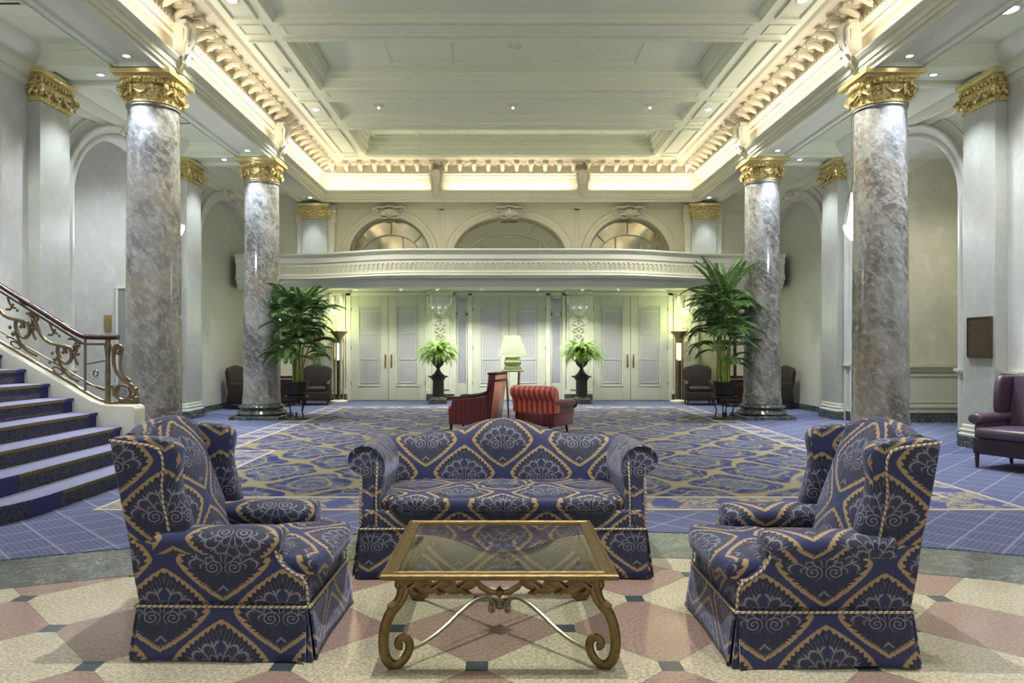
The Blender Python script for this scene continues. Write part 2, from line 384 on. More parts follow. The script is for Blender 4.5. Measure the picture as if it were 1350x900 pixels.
# ================================================================ mesh helper
class G:
    def __init__(s): s.v = []; s.f = []; s.uv = []; s.mi = []
    def add(s, vs, fs, uvs=None, m=0):
        o = len(s.v); s.v += [tuple(p) for p in vs]
        for i, f in enumerate(fs):
            s.f.append(tuple(a+o for a in f)); s.uv.append(uvs[i] if uvs else None); s.mi.append(m)
        return s
    def box(s, c, d, m=0, rz=0.0, rot=None):
        R = rot or Matrix.Rotation(rz, 3, 'Z'); c = Vector(c)
        vs = [c + R @ Vector((sx*d[0]/2, sy*d[1]/2, sz*d[2]/2)) for sx in (-1, 1) for sy in (-1, 1) for sz in (-1, 1)]
        return s.add(vs, [(0, 1, 3, 2), (4, 6, 7, 5), (0, 4, 5, 1), (2, 3, 7, 6), (0, 2, 6, 4), (1, 5, 7, 3)], None, m)
    def bb(s, x0, x1, y0, y1, z0, z1, m=0):
        return s.box(((x0+x1)/2, (y0+y1)/2, (z0+z1)/2), (x1-x0, y1-y0, z1-z0), m)
    def lathe(s, pr, n=32, c=(0, 0, 0), m=0, us=1.0, sx=1.0, sy=1.0, sq=None, cap=True):
        """revolve (r,z); sq: superellipse exponent to square it off"""
        vs = []; L = [0]
        for i in range(1, len(pr)): L.append(L[-1] + math.hypot(pr[i][0]-pr[i-1][0], pr[i][1]-pr[i-1][1]))
        for r, z in pr:
            for k in range(n):
                a = 2*PI*k/n; x, y = math.cos(a), math.sin(a)
                if sq:
                    q = (abs(x)**sq + abs(y)**sq)**(-1/sq); x *= q; y *= q
                vs.append((c[0]+r*x*sx, c[1]+r*y*sy, c[2]+z))
        fs = []; uv = []
        rm = max(p[0] for p in pr)
        for i in range(len(pr)-1):
            for k in range(n):
                a, b = i*n+k, i*n+(k+1) % n
                fs.append((a, b, b+n, a+n)); u0, u1 = 2*PI*rm*k/n*us, 2*PI*rm*(k+1)/n*us
                uv.append(((u0, L[i]), (u1, L[i]), (u1, L[i+1]), (u0, L[i+1])))
        if cap:
            if pr[0][0] > 1e-5: fs.append(tuple(range(n-1, -1, -1))); uv.append(None)
            if pr[-1][0] > 1e-5: fs.append(tuple((len(pr)-1)*n + k for k in range(n))); uv.append(None)
        return s.add(vs, fs, uv, m)
    def tube(s, path, r, n=8, m=0, closed=False, cap=True, flat=1.0, up=None):
        P = [Vector(p) for p in path]; N = len(P)
        rs = r if isinstance(r, (list, tuple)) else [r]*N
        T = []
        for i in range(N):
            if closed: t = P[(i+1) % N] - P[i-1]
            else: t = P[min(i+1, N-1)] - P[max(i-1, 0)]
            T.append(t.normalized() if t.length > 1e-9 else Vector((0, 0, 1)))
        u = Vector(up) if up else (Vector((0, 0, 1)) if abs(T[0].z) < .9 else Vector((1, 0, 0)))
        vs = []; L = 0; Ls = []
        for i in range(N):
            if i: L += (P[i]-P[i-1]).length
            Ls.append(L)
            if up: u = Vector(up)
            a = u - T[i]*u.dot(T[i])
            a = a.normalized() if a.length > 1e-6 else T[i].orthogonal().normalized()
            u = a; b = T[i].cross(a)
            for k in range(n):
                g = 2*PI*k/n; vs.append(P[i] + (a*math.cos(g)*flat + b*math.sin(g))*rs[i])
        fs = []; uv = []
        for i in range(N if closed else N-1):
            j = (i+1) % N; l1 = Ls[i+1] if i+1 < N else Ls[i] + (P[0]-P[i]).length
            for k in range(n):
                k2 = (k+1) % n; fs.append((i*n+k, i*n+k2, j*n+k2, j*n+k))
                uv.append(((k/n, Ls[i]), ((k+1)/n, Ls[i]), ((k+1)/n, l1), (k/n, l1)))
        if cap and not closed:
            fs.append(tuple(range(n-1, -1, -1))); uv.append(None)
            fs.append(tuple((N-1)*n+k for k in range(n))); uv.append(None)
        return s.add(vs, fs, uv, m)
    def grid(s, fn, nu, nv, m=0, uvf=None, flip=False):
        vs = [fn(i/nu, j/nv) for j in range(nv+1) for i in range(nu+1)]
        fs = []; uv = []
        for j in range(nv):
            for i in range(nu):
                a = j*(nu+1)+i; f = [a, a+1, a+nu+2, a+nu+1]
                q = [(i, j), (i+1, j), (i+1, j+1), (i, j+1)]
                if flip: f.reverse(); q.reverse()
                fs.append(tuple(f)); uv.append(tuple(uvf(p/nu, r/nv) for p, r in q) if uvf else None)
        return s.add(vs, fs, uv, m)
    def loft(s, rings, m=0, cap=True, uvs=None):
        """closed rings of equal length"""
        n = len(rings[0]); vs = [p for r in rings for p in r]; fs = []; uv = []
        per = [0]
        mid = rings[len(rings)//2]
        for k in range(n): per.append(per[-1] + (Vector(mid[(k+1) % n]) - Vector(mid[k])).length)
        L = [0]
        for i in range(1, len(rings)):
            L.append(L[-1] + sum((Vector(rings[i][k])-Vector(rings[i-1][k])).length for k in (0, n//4, n//2, 3*n//4))/4)
        for i in range(len(rings)-1):
            for k in range(n):
                k2 = (k+1) % n; fs.append((i*n+k, i*n+k2, (i+1)*n+k2, (i+1)*n+k))
                uv.append(((L[i], per[k]), (L[i], per[k+1]), (L[i+1], per[k+1]), (L[i+1], per[k])))
        if cap:
            fs.append(tuple(range(n-1, -1, -1))); uv.append(None)
            fs.append(tuple((len(rings)-1)*n+k for k in range(n))); uv.append(None)
        return s.add(vs, fs, uv, m)
    def prism(s, pts, d, fn, m=0):
        """outline pts (a,b) extruded d0..d1 mapped by fn(a,b,d)"""
        n = len(pts); vs = [fn(a, b, d[0]) for a, b in pts] + [fn(a, b, d[1]) for a, b in pts]
        fs = [tuple(range(n-1, -1, -1)), tuple(range(n, 2*n))] + [(k, (k+1) % n, n+(k+1) % n, n+k) for k in range(n)]
        return s.add(vs, fs, None, m)
    def sweep_rect(s, x0, x1, y0, y1, prof, m=0, cap=False, sides='LFRN'):
        """mitred moulding round a rectangle; prof = (inset, z)"""
        n = len(prof); c = []
        for i, z in prof: c.append([(x0+i, y0+i, z), (x0+i, y1-i, z), (x1-i, y1-i, z), (x1-i, y0+i, z)])
        for k, nm in enumerate('LFRN'):
            if nm not in sides: continue
            k2 = (k+1) % 4
            for i in range(n-1):
                s.add([c[i][k], c[i][k2], c[i+1][k2], c[i+1][k]], [(0, 1, 2, 3)], None, m)
        if cap: s.add(c[-1], [(0, 1, 2, 3)], None, m)
        return s
    def sweep(s, path, prof, fn, m=0, closed=False):
        """2D path in a plane, prof (offset_left, out); fn(a,b,out)->3D"""
        N = len(path); ring = []
        for i in range(N):
            p = Vector(path[i])
            if closed: a = Vector(path[i-1]); b = Vector(path[(i+1) % N])
            else: a = Vector(path[max(0, i-1)]); b = Vector(path[min(N-1, i+1)])
            t1 = (p-a) if (p-a).length > 1e-9 else (b-p); t2 = (b-p) if (b-p).length > 1e-9 else t1
            t1 = t1.normalized(); t2 = t2.normalized()
            n1 = Vector((-t1.y, t1.x)); n2 = Vector((-t2.y, t2.x)); nn = (n1+n2)
            nn = nn.normalized() if nn.length > 1e-6 else n1
            nn = nn / max(.35, nn.dot(n1))
            ring.append([fn(p.x+nn.x*o, p.y+nn.y*o, h) for o, h in prof])
        k = len(prof); vs = [q for r in ring for q in r]; fs = []
        for i in range(N if closed else N-1):
            j = (i+1) % N
            for a in range(k-1): fs.append((i*k+a, i*k+a+1, j*k+a+1, j*k+a))
        if not closed: fs.append(tuple(range(k))); fs.append(tuple((N-1)*k+a for a in range(k-1, -1, -1)))
        return s.add(vs, fs, None, m)
    def build(s, name, mats, parent=None, loc=(0, 0, 0), rz=0.0, bevel=0, seg=2, sub=0, ang=38, solid=0, flat=False, fix=True):
        me = bpy.data.meshes.new(name); me.from_pydata(s.v, [], s.f)
        if not isinstance(mats, (list, tuple)): mats = [mats]
        for q in mats: me.materials.append(q)
        ul = me.uv_layers.new(name='UVMap'); d = ul.data
        for p in me.polygons:
            p.material_index = s.mi[p.index]; uv = s.uv[p.index]
            if uv:
                for li, q in zip(p.loop_indices, uv): d[li].uv = q
            else:
                n = p.normal; a = max(range(3), key=lambda k: abs(n[k]))
                for li in p.loop_indices:
                    c = me.vertices[me.loops[li].vertex_index].co
                    d[li].uv = (c.y, c.z) if a == 0 else (c.x, c.z) if a == 1 else (c.x, c.y)
        if fix:
            import bmesh
            b = bmesh.new(); b.from_mesh(me); bmesh.ops.recalc_face_normals(b, faces=b.faces); b.to_mesh(me); b.free()
        if not flat:
            for p in me.polygons: p.use_smooth = True
            me.set_sharp_from_angle(angle=math.radians(ang))
        me.update()
        o = bpy.data.objects.new(name, me); col.objects.link(o)
        if parent: o.parent = parent
        o.location = loc; o.rotation_euler = (0, 0, rz)
        if bevel:
            b = o.modifiers.new('Bevel', 'BEVEL'); b.width = bevel; b.segments = seg; b.limit_method = 'ANGLE'; b.angle_limit = math.radians(35)
            b.harden_normals = False
            for p in me.polygons: p.use_smooth = True
            if seg >= 3:
                for e in me.edges: e.use_edge_sharp = False
        if solid:
            q = o.modifiers.new('Solid', 'SOLIDIFY'); q.thickness = solid; q.offset = 0
        if sub:
            q = o.modifiers.new('Sub', 'SUBSURF'); q.levels = sub; q.render_levels = sub
        return o

def tag(o, label, cat=None, group=None, kind=None):
    if label: o['label'] = label
    if cat: o['category'] = cat
    if group: o['group'] = group
    if kind: o['kind'] = kind
    return o
def thing(name, label, cat, loc=(0, 0, 0), rz=0.0, group=None):
    o = bpy.data.objects.new(name, None); o.empty_display_size = .1; col.objects.link(o)
    o.location = loc; o.rotation_euler = (0, 0, rz); return tag(o, label, cat, group)
def struct(o, label=None):
    o['kind'] = 'structure'
    if label: o['label'] = label
    return o
def copy_tree(o, parent=None, loc=None, rz=None, label=None, group=None):
    c = o.copy(); col.objects.link(c); c.parent = parent
    if loc is not None: c.location = loc
    if rz is not None: c.rotation_euler = (0, 0, rz)
    if label: c['label'] = label
    if group: c['group'] = group
    for ch in list(o.children):
        k = copy_tree(ch, c)
    return c
def arc(c, r, a0, a1, n, ry=None):
    ry = ry or r
    return [(c[0]+r*math.cos(a0+(a1-a0)*i/n), c[1]+ry*math.sin(a0+(a1-a0)*i/n)) for i in range(n+1)]
def spiral(c, r0, r1, a0, a1, n):
    return [(c[0]+(r0+(r1-r0)*i/n)*math.cos(a0+(a1-a0)*i/n), c[1]+(r0+(r1-r0)*i/n)*math.sin(a0+(a1-a0)*i/n)) for i in range(n+1)]

YN, YF, YU = -4.0, 20.4, 19.65      # open lobby end, door wall, upper far wall
XW = 6.92                           # side wall planes
COLS = (10.5, 15.2)
# ================================================================ FLOOR
g = G(); g.bb(-10, 10, YN, 21, -.2, 0)
fl = struct(g.build('floor', stone_m, flat=True), 'polished stone floor of cream and pink lozenges with dark inlays')
CY = -2.9
def arcband(r0, r1, z, mat, name, label):
    g = G(); n = 60; a0, a1 = PI*.12, PI*.88
    i = [(r0*math.cos(a0+(a1-a0)*k/n), CY+r0*math.sin(a0+(a1-a0)*k/n)) for k in range(n+1)]
    o = [(r1*math.cos(a0+(a1-a0)*k/n), CY+r1*math.sin(a0+(a1-a0)*k/n)) for k in range(n+1)]
    for k in range(n):
        g.add([(*i[k], z), (*o[k], z), (*o[k+1], z), (*i[k+1], z)], [(0, 1, 2, 3)])
        g.add([(*i[k], 0), (*i[k], z), (*i[k+1], z), (*i[k+1], 0)], [(0, 1, 2, 3)])
    ob = g.build(name, mat, fl); ob['label'] = label; return ob
arcband(8.0, 8.72, .003, bandm, 'marble_band', 'curved grey green marble band with white veins')
g = G(); n = 60; R = 8.70; zc = .009; pts = []
for k in range(n+1):
    x = -7.4+14.8*k/n; y = CY+math.sqrt(R*R-x*x); pts.append((x, y))
for k in range(n):
    (xa, ya), (xb, yb) = pts[k], pts[k+1]
    g.add([(xa, ya, zc), (xb, yb, zc), (xb, 20.4, zc), (xa, 20.4, zc)], [(0, 1, 2, 3)])
    g.add([(xa, ya, 0), (xb, yb, 0), (xb, yb, zc), (xa, ya, zc)], [(0, 1, 2, 3)])
for sx in (-1, 1):   # carpet running into the side passages
    g.add([(sx*7.4, 3, zc), (sx*9.9, 3, zc), (sx*9.9, 16, zc), (sx*7.4, 16, zc)], [(0, 1, 2, 3)])
o = g.build('carpet', carpet_m, fl); o['label'] = 'plain periwinkle blue carpet with a thin diagonal grid'
# rug
rug = thing('patterned_rug', 'large blue and tan scroll patterned rug inlaid in the blue carpet behind the sofa', 'rug', (0, 0, .009))
zi = .006
out = [(-3.94, 6.48), (4.58, 6.48), (4.58, 18.2), (-4.62, 18.2), (-4.62, 9.85), (-3.94, 9.85)]
inn = [(-3.47, 7.08), (4.11, 7.08), (4.11, 17.7), (-4.14, 17.7), (-4.14, 10.32), (-3.47, 10.32)]
g = G()
g.add([(*inn[0], zi), (*inn[1], zi), (*inn[2], zi), (-3.47, 17.7, zi)], [(0, 1, 2, 3)])
g.add([(-4.14, 10.32, zi), (-3.47, 10.32, zi), (-3.47, 17.7, zi), (-4.14, 17.7, zi)], [(0, 1, 2, 3)])
g.build('rug_field', rug_m, rug)
g = G()
for k in range(6):
    a, b = Vector(out[k]), Vector(out[(k+1) % 6]); c, d = Vector(inn[(k+1) % 6]), Vector(inn[k]); L = (b-a).length
    t = (b-a).normalized(); uc = (c-a).dot(t); ud = (d-a).dot(t)
    g.add([(*a, zi), (*b, zi), (*c, zi), (*d, zi)], [(0, 1, 2, 3)], [((0, 0), (L, 0), (uc, 1), (ud, 1))])
    g.add([(*a, -.004), (*b, -.004), (*b, zi), (*a, zi)], [(0, 1, 2, 3)], [((0, 0), (L, 0), (L, .02), (0, .02))])
o = g.build('rug_border', rugb_m, rug); o['label'] = 'cream and blue border'

# ================================================================ WALLS WITH ARCHES
def arch_pts(c, hw, zs, rise, n=28):
    return [(c-hw*math.cos(PI*k/n), zs+rise*math.sin(PI*k/n)) for k in range(n+1)]
def wall_face(g, s0, s1, z0, z1, arches, fn, m=0, depth=0.0, z_open=None, back=None):
    """wall in (s,z) with arched holes; reveal of given depth; fn(s,z,d)"""
    cur = s0
    for (c, hw, zs, rise, d) in sorted(arches):
        a, b = c-hw, c+hw
        g.add([fn(cur, z0, 0), fn(a, z0, 0), fn(a, z1, 0), fn(cur, z1, 0)], [(0, 1, 2, 3)], None, m)
        P = arch_pts(c, hw, zs, rise)
        for k in range(len(P)-1):
            (p, q), (r, t) = P[k], P[k+1]
            g.add([fn(p, q, 0), fn(r, t, 0), fn(r, z1, 0), fn(p, z1, 0)], [(0, 1, 2, 3)], None, m)
            g.add([fn(p, q, 0), fn(r, t, 0), fn(r, t, d), fn(p, q, d)], [(0, 1, 2, 3)], None, m)
        for e in (a, b): g.add([fn(e, z0, 0), fn(e, zs, 0), fn(e, zs, d), fn(e, z0, d)], [(0, 1, 2, 3)], None, m)
        cur = b
    g.add([fn(cur, z0, 0), fn(s1, z0, 0), fn(s1, z1, 0), fn(cur, z1, 0)], [(0, 1, 2, 3)], None, m)
def architrave(g, c, hw, zs, rise, z0, fn, prof, m=0):
    P = [(c+hw, z0)] + [(p, q) for p, q in reversed(arch_pts(c, hw, zs, rise))] + [(c-hw, z0)]
    P = [P[0]] + P[1:]
    g.sweep(P, prof, fn, m)
ARCH1 = (12.85, 1.70, 3.86, 1.27, .55); ARCH1L = (12.85, 1.70, 3.86, 1.27, .22); ARCH2 = (17.5, 1.62, 3.80, 1.24, .14)
aprof = [(0, 0), (0, -.05), (-.02, -.06), (-.08, -.055), (-.10, -.04), (-.17, -.05), (-.21, -.085), (-.24, -.08), (-.25, 0)]
aprof = [(-a, b) for a, b in aprof]
def side_fn(sx): return lambda s_, z, d: (sx*(XW+d), s_, z)
for sx, nm in ((-1, 'left'), (1, 'right')):
    fn = side_fn(sx); g = G()
    wall_face(g, YN, YF+.3, 0, 6.6, [ARCH1 if sx > 0 else ARCH1L, ARCH2], fn)
    c, hw, zs, rise, d = ARCH2
    g.add([fn(c-hw, 0, d), fn(c+hw, 0, d), fn(c+hw, 5.2, d), fn(c-hw, 5.2, d)], [(0, 1, 2, 3)], None, 1)
    for a in (ARCH1, ARCH2):
        pr = [(-o if sx > 0 else -o, h) for o, h in aprof]
        architrave(g, a[0], a[1], a[2], a[3], 0.0, fn, [(o, h) for o, h in pr])
    # panel mouldings on near wall and piers
    def frame(a0, a1, b0, b1, w=.05, p=.035):
        pts = [(a0, b0), (a1, b0), (a1, b1), (a0, b1)]
        g.sweep(pts, [(0, 0), (0, -p*.6), (w*.3, -p), (w*.7, -p*.5), (w, -p*.8), (w, 0)], fn, 0, True)
    frame(10.92, 11.02, 1.4, 5.0, .03, .02)
    for y0 in (1.2, 5.6): frame(y0, y0+3.9, 1.4, 5.0); frame(y0+.14, y0+3.76, 1.54, 4.86, .03, .02)
    # spandrel mouldings
    for (cc, hw2, zs2, r2, _) in (ARCH1, ARCH2):
        for q in (-1, 1):
            pts = [(cc+q*(hw2+.16), zs2+.55), (cc+q*(hw2+.16), 5.28), (cc+q*.75, 5.28)]
            pts += [(cc+q*(hw2+.42)*math.cos(a), zs2+(r2+.36)*math.sin(a)) for a in (1.12, .95, .78, .6, .42)]
            if q < 0: pts.reverse()
            g.sweep(pts, [(0, 0), (0, -.02), (.025, -.02), (.025, 0)], fn, 0, True)
    # outer cheek
    struct(g.build('wall_'+nm, [wallw if sx < 0 else wallw, wallg]))
    # side passage beyond the open arch
    g = G(); x0, x1 = sx*(XW+(.55 if sx > 0 else .22)), sx*9.9
    pts = [(x0, .0), (x1, 0), (x1, 3.8)] + [(sx*(8.55+1.35*math.cos(a*PI/16)), 3.8+1.45*math.sin(a*PI/16)) for a in range(1, 16)] + [(x0, 3.8)]
    if sx < 0:
        g.add([(x0, 14.62, 0), (x1, 14.62, 0), (x1, 14.62, 6), (x0, 14.62, 6)], [(0, 1, 2, 3)])
    else:
        g.add([(x0, 14.35, 0), (x1, 14.35, 0), (x1, 14.35, 6), (x0, 14.35, 6)], [(0, 1, 2, 3)])
    g.add([(x1, 9.5, 0), (x1, 14.7, 0), (x1, 14.7, 6), (x1, 9.5, 6)], [(0, 1, 2, 3)])
    g.add([(x0, 9.5, 0), (x1, 9.5, 0), (x1, 9.5, 6), (x0, 9.5, 6)], [(0, 1, 2, 3)])
    g.add([(x0, 9.5, 0), (x0, 11.15, 0), (x0, 11.15, 6), (x0, 9.5, 6)], [(0, 1, 2, 3)], None, 1)
    if sx > 0:
        g.add([(7.1, 14.33, 4.45), (8.36, 14.33, 5.27), (7.1, 14.33, 5.27)], [(0, 1, 2)], None, 1)
        g.add([(7.1, 9.5, 5.27), (x1, 9.5, 5.27), (x1, 14.4, 5.27), (7.1, 14.4, 5.27)], [(0, 1, 2, 3)], None, 1)
    struct(g.build('wall_'+nm+'_passage', [wallbg if sx > 0 else wallw, cream]))
    # dado
    def dado(nm2, y0, y1, x, ret=True):
        g = G(); pr = [(0, 1.17), (.10, 1.17), (.10, 1.13), (.07, 1.11), (.05, 1.07), (.035, 1.07), (.035, 1.0), (.05, .99), (.05, .96), (.03, .95), (.03, .26), (.05, .24), (.055, .20)]
        n = len(pr)
        vs = [(x-sx*a, y0-(0 if not ret else a*.6), z) for a, z in pr] + [(x-sx*a, y1+(0 if not ret else a*.6), z) for a, z in pr]
        g.add(vs, [(k, k+1, n+k+1, n+k) for k in range(n-1)])
        g.add([vs[k] for k in range(n)] + [(x, y0, .2)], [tuple(range(n+1))]); g.add([vs[n+k] for k in range(n)] + [(x, y1, .2)], [tuple(range(n+1))])
        if y1-y0 > .5:
            m = max(1, round((y1-y0)/1.3)); w_ = (y1-y0)/m
            for k in range(m):
                a0, a1 = y0+k*w_+.12, y0+(k+1)*w_-.12
                g.sweep([(a0, .34), (a1, .34), (a1, .88), (a0, .88)], [(0, .03), (0, .045), (.03, .05), (.04, .03)], lambda a, b, h: (x-sx*h, a, b), 0, True)
        return struct(g.build(nm2, dado_m))
    dado('trim_dado_'+nm, YN, 10.08, sx*XW); dado('trim_dado_'+nm, 10.86, 11.12, sx*XW)
    dado('trim_dado_'+nm, 14.58, 14.78, sx*XW)
    g = G()
    for y0, y1 in ((YN, 10.05), (10.85, 11.14), (14.56, 14.75), (15.6, 15.88)):
        g.bb(min(sx*(XW-.07), sx*XW), max(sx*(XW-.07), sx*XW), y0, y1, .008, .2)
    g.bb(min(sx*(XW+d-.03), sx*(XW+d)), max(sx*(XW+d-.03), sx*(XW+d)), 15.88, 19.12, .008, .15)
    g.bb(min(sx*(XW-.03), sx*XW), max(sx*(XW-.03), sx*XW), 19.12, YF, .008, .15)
    struct(g.build('baseboard_'+nm, greenm))
    # crown moulding of the aisle
    g = G(); pr = [(0, 5.18), (.03, 5.20), (.03, 5.30), (.06, 5.31), (.08, 5.36), (.10, 5.40), (.10, 5.47), (.16, 5.50), (.22, 5.58), (.30, 5.64), (.32, 5.70)]
    n = len(pr); vs = [(sx*(XW-a), YN, z) for a, z in pr] + [(sx*(XW-a), YU, z) for a, z in pr]
    g.add(vs, [(k, k+1, n+k+1, n+k) for k in range(n-1)])
    struct(g.build('trim_crown_'+nm, cream))
# passage dado on right
g = G(); y = 14.35
for z0, z1, p in ((1.11, 1.17, .10), (1.02, 1.11, .05), (.93, .97, .05), (.2, .93, .025), (.30, .34, .05), (.40, .42, .04)): g.bb(7.5, 9.85, y-p, y, z0, z1)
struct(g.build('trim_passage_dado', dado_m))
g = G(); g.bb(7.5, 9.85, y-.06, y, .008, .2); struct(g.build('baseboard_passage', greenm))
# doorway in the left passage
dr = struct(bpy.data.objects.new('door_1', None), 'grey doorway in the left arch beside a brass plate'); col.objects.link(dr); dr.location = (-7.55, 14.62, 0)
g = G(); g.bb(-.46, .5, -.05, -.01, .01, 2.70); g.build('door_leaf', plain('grey_door', (.27, .28, .28), .4, 0, .05, 2), dr)
g = G(); g.bb(-.50, -.46, -.07, -.002, .01, 2.70); g.bb(-.51, .6, -.08, -.002, 2.70, 2.75); g.build('door_frame', cream, dr)
g = G(); g.bb(-8.31, -8.17, 14.58, 14.62, 1.83, 2.16)
g.bb(-8.29, -8.19, 14.575, 14.58, 1.85, 2.14)
tag(g.build('brass_plaque', brass, bevel=.004), 'small brass plate on the wall beside the left passage doorway', 'plaque')

# ================================================================ FAR WALLS
g = G()
A_C = (0.0, 1.535, 4.05, 1.05, .30); A_S = 1.11
def ufn(s_, z, d): return (s_, YU+d, z)
wall_face(g, -7.0, 7.0, 3.0, 6.6, [(-3.28, A_S, 4.0, 1.08, .30), A_C, (3.28, A_S, 4.0, 1.08, .30)], ufn)
up = [(0, .02), (-.0, -.03), (-.03, -.055), (-.09, -.06), (-.12, -.035), (-.19, -.035), (-.22, -.06), (-.24, 0)]
for c, hw, zs, r in ((-3.28, A_S, 4.0, 1.08), (0, 1.535, 4.05, 1.05), (3.28, A_S, 4.0, 1.08)):
    architrave(g, c, hw, zs, r, 3.6, ufn, up)
    g.sweep([(c-hw-.36, 4.2), (c-hw-.36, 5.28), (c-.5, 5.28)], [(0, 0), (0, -.02), (.03, -.02), (.03, 0)], ufn)
    g.sweep([(c+.5, 5.28), (c+hw+.36, 5.28), (c+hw+.36, 4.2)], [(0, 0), (0, -.02), (.03, -.02), (.03, 0)], ufn)
for q in (-1, 1):
    for a, b in ((5.72, 6.8), (4.78, 4.93)):
        x0, x1 = sorted((q*a, q*b)); g.sweep([(x0, 4.2), (x1, 4.2), (x1, 5.2), (x0, 5.2)], [(0, 0), (0, -.025), (.03, -.025), (.03, 0)], ufn, 0, True)
struct(g.build('wall_far_upper', cream2))
g = G(); g.add([(-7.2, YF, 0), (7.2, YF, 0), (7.2, YF, 4), (-7.2, YF, 4)], [(0, 1, 2, 3)]); struct(g.build('wall_far', plain('wall_yellow_paint', (.60, .60, .46), .5)))
g = G()
for x0, x1 in ((-6.9, -4.62), (4.62, 6.9), (-2.30, -1.58), (1.58, 2.30)): g.bb(x0, x1, YF-.08, YF, .008, .2)
struct(g.build('baseboard_far', greenm))
# fanlights
k = 0
for c, hw, zs, r in ((-3.28, A_S, 4.0, 1.08), (0, 1.535, 4.05, 1.05), (3.28, A_S, 4.0, 1.08)):
    k += 1
    wn = struct(bpy.data.objects.new('window_%d' % k, None)); col.objects.link(wn); wn.location = (c, YU+.27, 3.5)
    wn['label'] = ('left', 'wide central', 'right')[k-1] + ' arched fanlight above the balcony'
    rr = .80
    P = arch_pts(0, hw, zs-3.5, r); g = G()
    g.add([(0, 0, -.2)] + [(a, 0, b) for a, b in P] + [(hw, 0, -.2), (-hw, 0, -.2)][:1] , [tuple(range(len(P)+2))])
    g.v[-1] = (hw, 0, -.2); g.add([(-hw, 0, -.2), (-hw, 0, zs-3.5), (0, 0, -.2)], [(0, 1, 2)])
    g.build('pane', fan_glass, wn)
    g = G()
    zc0 = zs-3.5-.1
    fr_ = [(0, 0), (0, -.06), (.05, -.06), (.05, 0)]
    g.sweep([(hw*.96*math.cos(a*PI/20), zs-3.5+(r-.05)*math.sin(a*PI/20)) for a in range(21)], [(-.09, 0), (-.09, -.05), (0, -.05), (0, 0)], lambda a, b, h: (a, h, b))
    iw, ir = hw*.56, r*.50
    g.sweep([(iw*math.cos(a*PI/20)*1.25, zc0+.18+ir*math.sin(a*PI/20)) for a in range(21)], [(-.03, 0), (-.03, -.05), (.0, -.05), (.0, 0)], lambda a, b, h: (a, h, b))
    for a in ((62, 118) if k == 2 else (38, 90, 142)):
        a = math.radians(a); ca, sa = math.cos(a), math.sin(a)
        p0 = Vector((iw*1.25*ca, -.03, zc0+.18+ir*sa)); p1 = Vector((hw*.96*ca*1.0, -.03, zs-3.5+(r-.05)*sa))
        g.tube([p0, p1], .018, 6)
    for a in ((140, 40) if k == 2 else (115, 65)):
        a = math.radians(a); p0 = Vector((iw*1.25*math.cos(a), -.03, zc0+.18+ir*math.sin(a))); g.tube([p0, (p0.x*1.05, -.03, 0)], .016, 6)
    g.build('muntins', plain('muntin_paint', (.40, .38, .30), .5), wn)

# ================================================================ CEILINGS AND ENTABLATURE
ZC = 6.5
HX = 5.01; HY1 = 19.30; HY0 = YN
# profile of entablature: (inset from soffit edge, z)
g = G()
ent = [(-.69, 5.43), (-.69, 5.455), (-.60, 5.455), (-.58, 5.50), (-.16, 5.50), (-.14, 5.455), (-.03, 5.43), (0, 5.43), (.0, 5.50), (.03, 5.505), (.03, 5.56), (.05, 5.565), (.05, 5.64), (.08, 5.66), (.11, 5.70), (.11, 5.725), (.07, 5.725),
       (-.10, 5.70), (-.12, 5.72), (-.12, 6.10), (-.07, 6.13), (-.07, 6.17), (.02, 6.19), (.02, 6.21), (.02, 6.38), (.08, 6.42), (.28, 6.43), (.31, 6.46), (.36, 6.47), (.50, 6.475), (.56, 6.50), (.58, 6.53)]
ent_side = ent
g.sweep_rect(-HX, HX, HY0, HY1, ent[:16], sides='LFR')
struct(g.build('trim_beam', cream, ang=25))
g = G(); g.sweep_rect(-HX, HX, HY0, HY1, ent[15:], sides='LFRN')
def perim(step, inset):
    """points with outward-facing direction on the three visible sides"""
    L = []
    for sx in (-1, 1):
        n = int((HY1-HY0)/step)
        for k in range(n): L.append((sx*(HX-inset), HY1-inset-step*(k+.5), (sx, 0)))
    n = int(2*(HX-inset)/step)
    for k in range(n): L.append(((k-(n-1)/2)*step, HY1-inset, (0, 1)))
    return L
for x, y, (nx, ny) in perim(.095, .0):   # dentils
    d = (.07, .055) if nx else (.055, .07)
    g.bb(x-d[0]/2-nx*.03, x+d[0]/2-nx*.03, y-d[1]/2-ny*.03, y+d[1]/2-ny*.03, 6.175, 6.245)
for x, y, (nx, ny) in perim(.38, .0):    # modillions with rosettes between
    if nx:
        g.tube([(x-nx*.03, y, 6.26), (x-nx*.10, y, 6.30), (x-nx*.20, y, 6.36), (x-nx*.30, y, 6.375), (x-nx*.335, y, 6.40)], [.035, .05, .055, .05, .04], 8, flat=1.0)
        g.bb(x-nx*.17-.16, x-nx*.17+.16, y-.075, y+.075, 6.385, 6.435)
        g.lathe([(0, -.03), (.05, -.02), (.085, .02), (.07, .03)], 10, (x-nx*.19, y+.19, 6.40))
    else:
        g.tube([(x, y-.03, 6.26), (x, y-.10, 6.30), (x, y-.20, 6.36), (x, y-.30, 6.375), (x, y-.335, 6.40)], [.04, .055, .06, .055, .045], 8)
        g.bb(x-.075, x+.075, y-.33, y-.01, 6.385, 6.435)
        g.lathe([(0, -.03), (.05, -.02), (.085, .02), (.07, .03)], 10, (x+.19, y-.19, 6.40))
struct(g.build('trim_cornice', plain('cornice_plaster', (.68, .62, .47), .55, 0, .03, 2), ang=30))

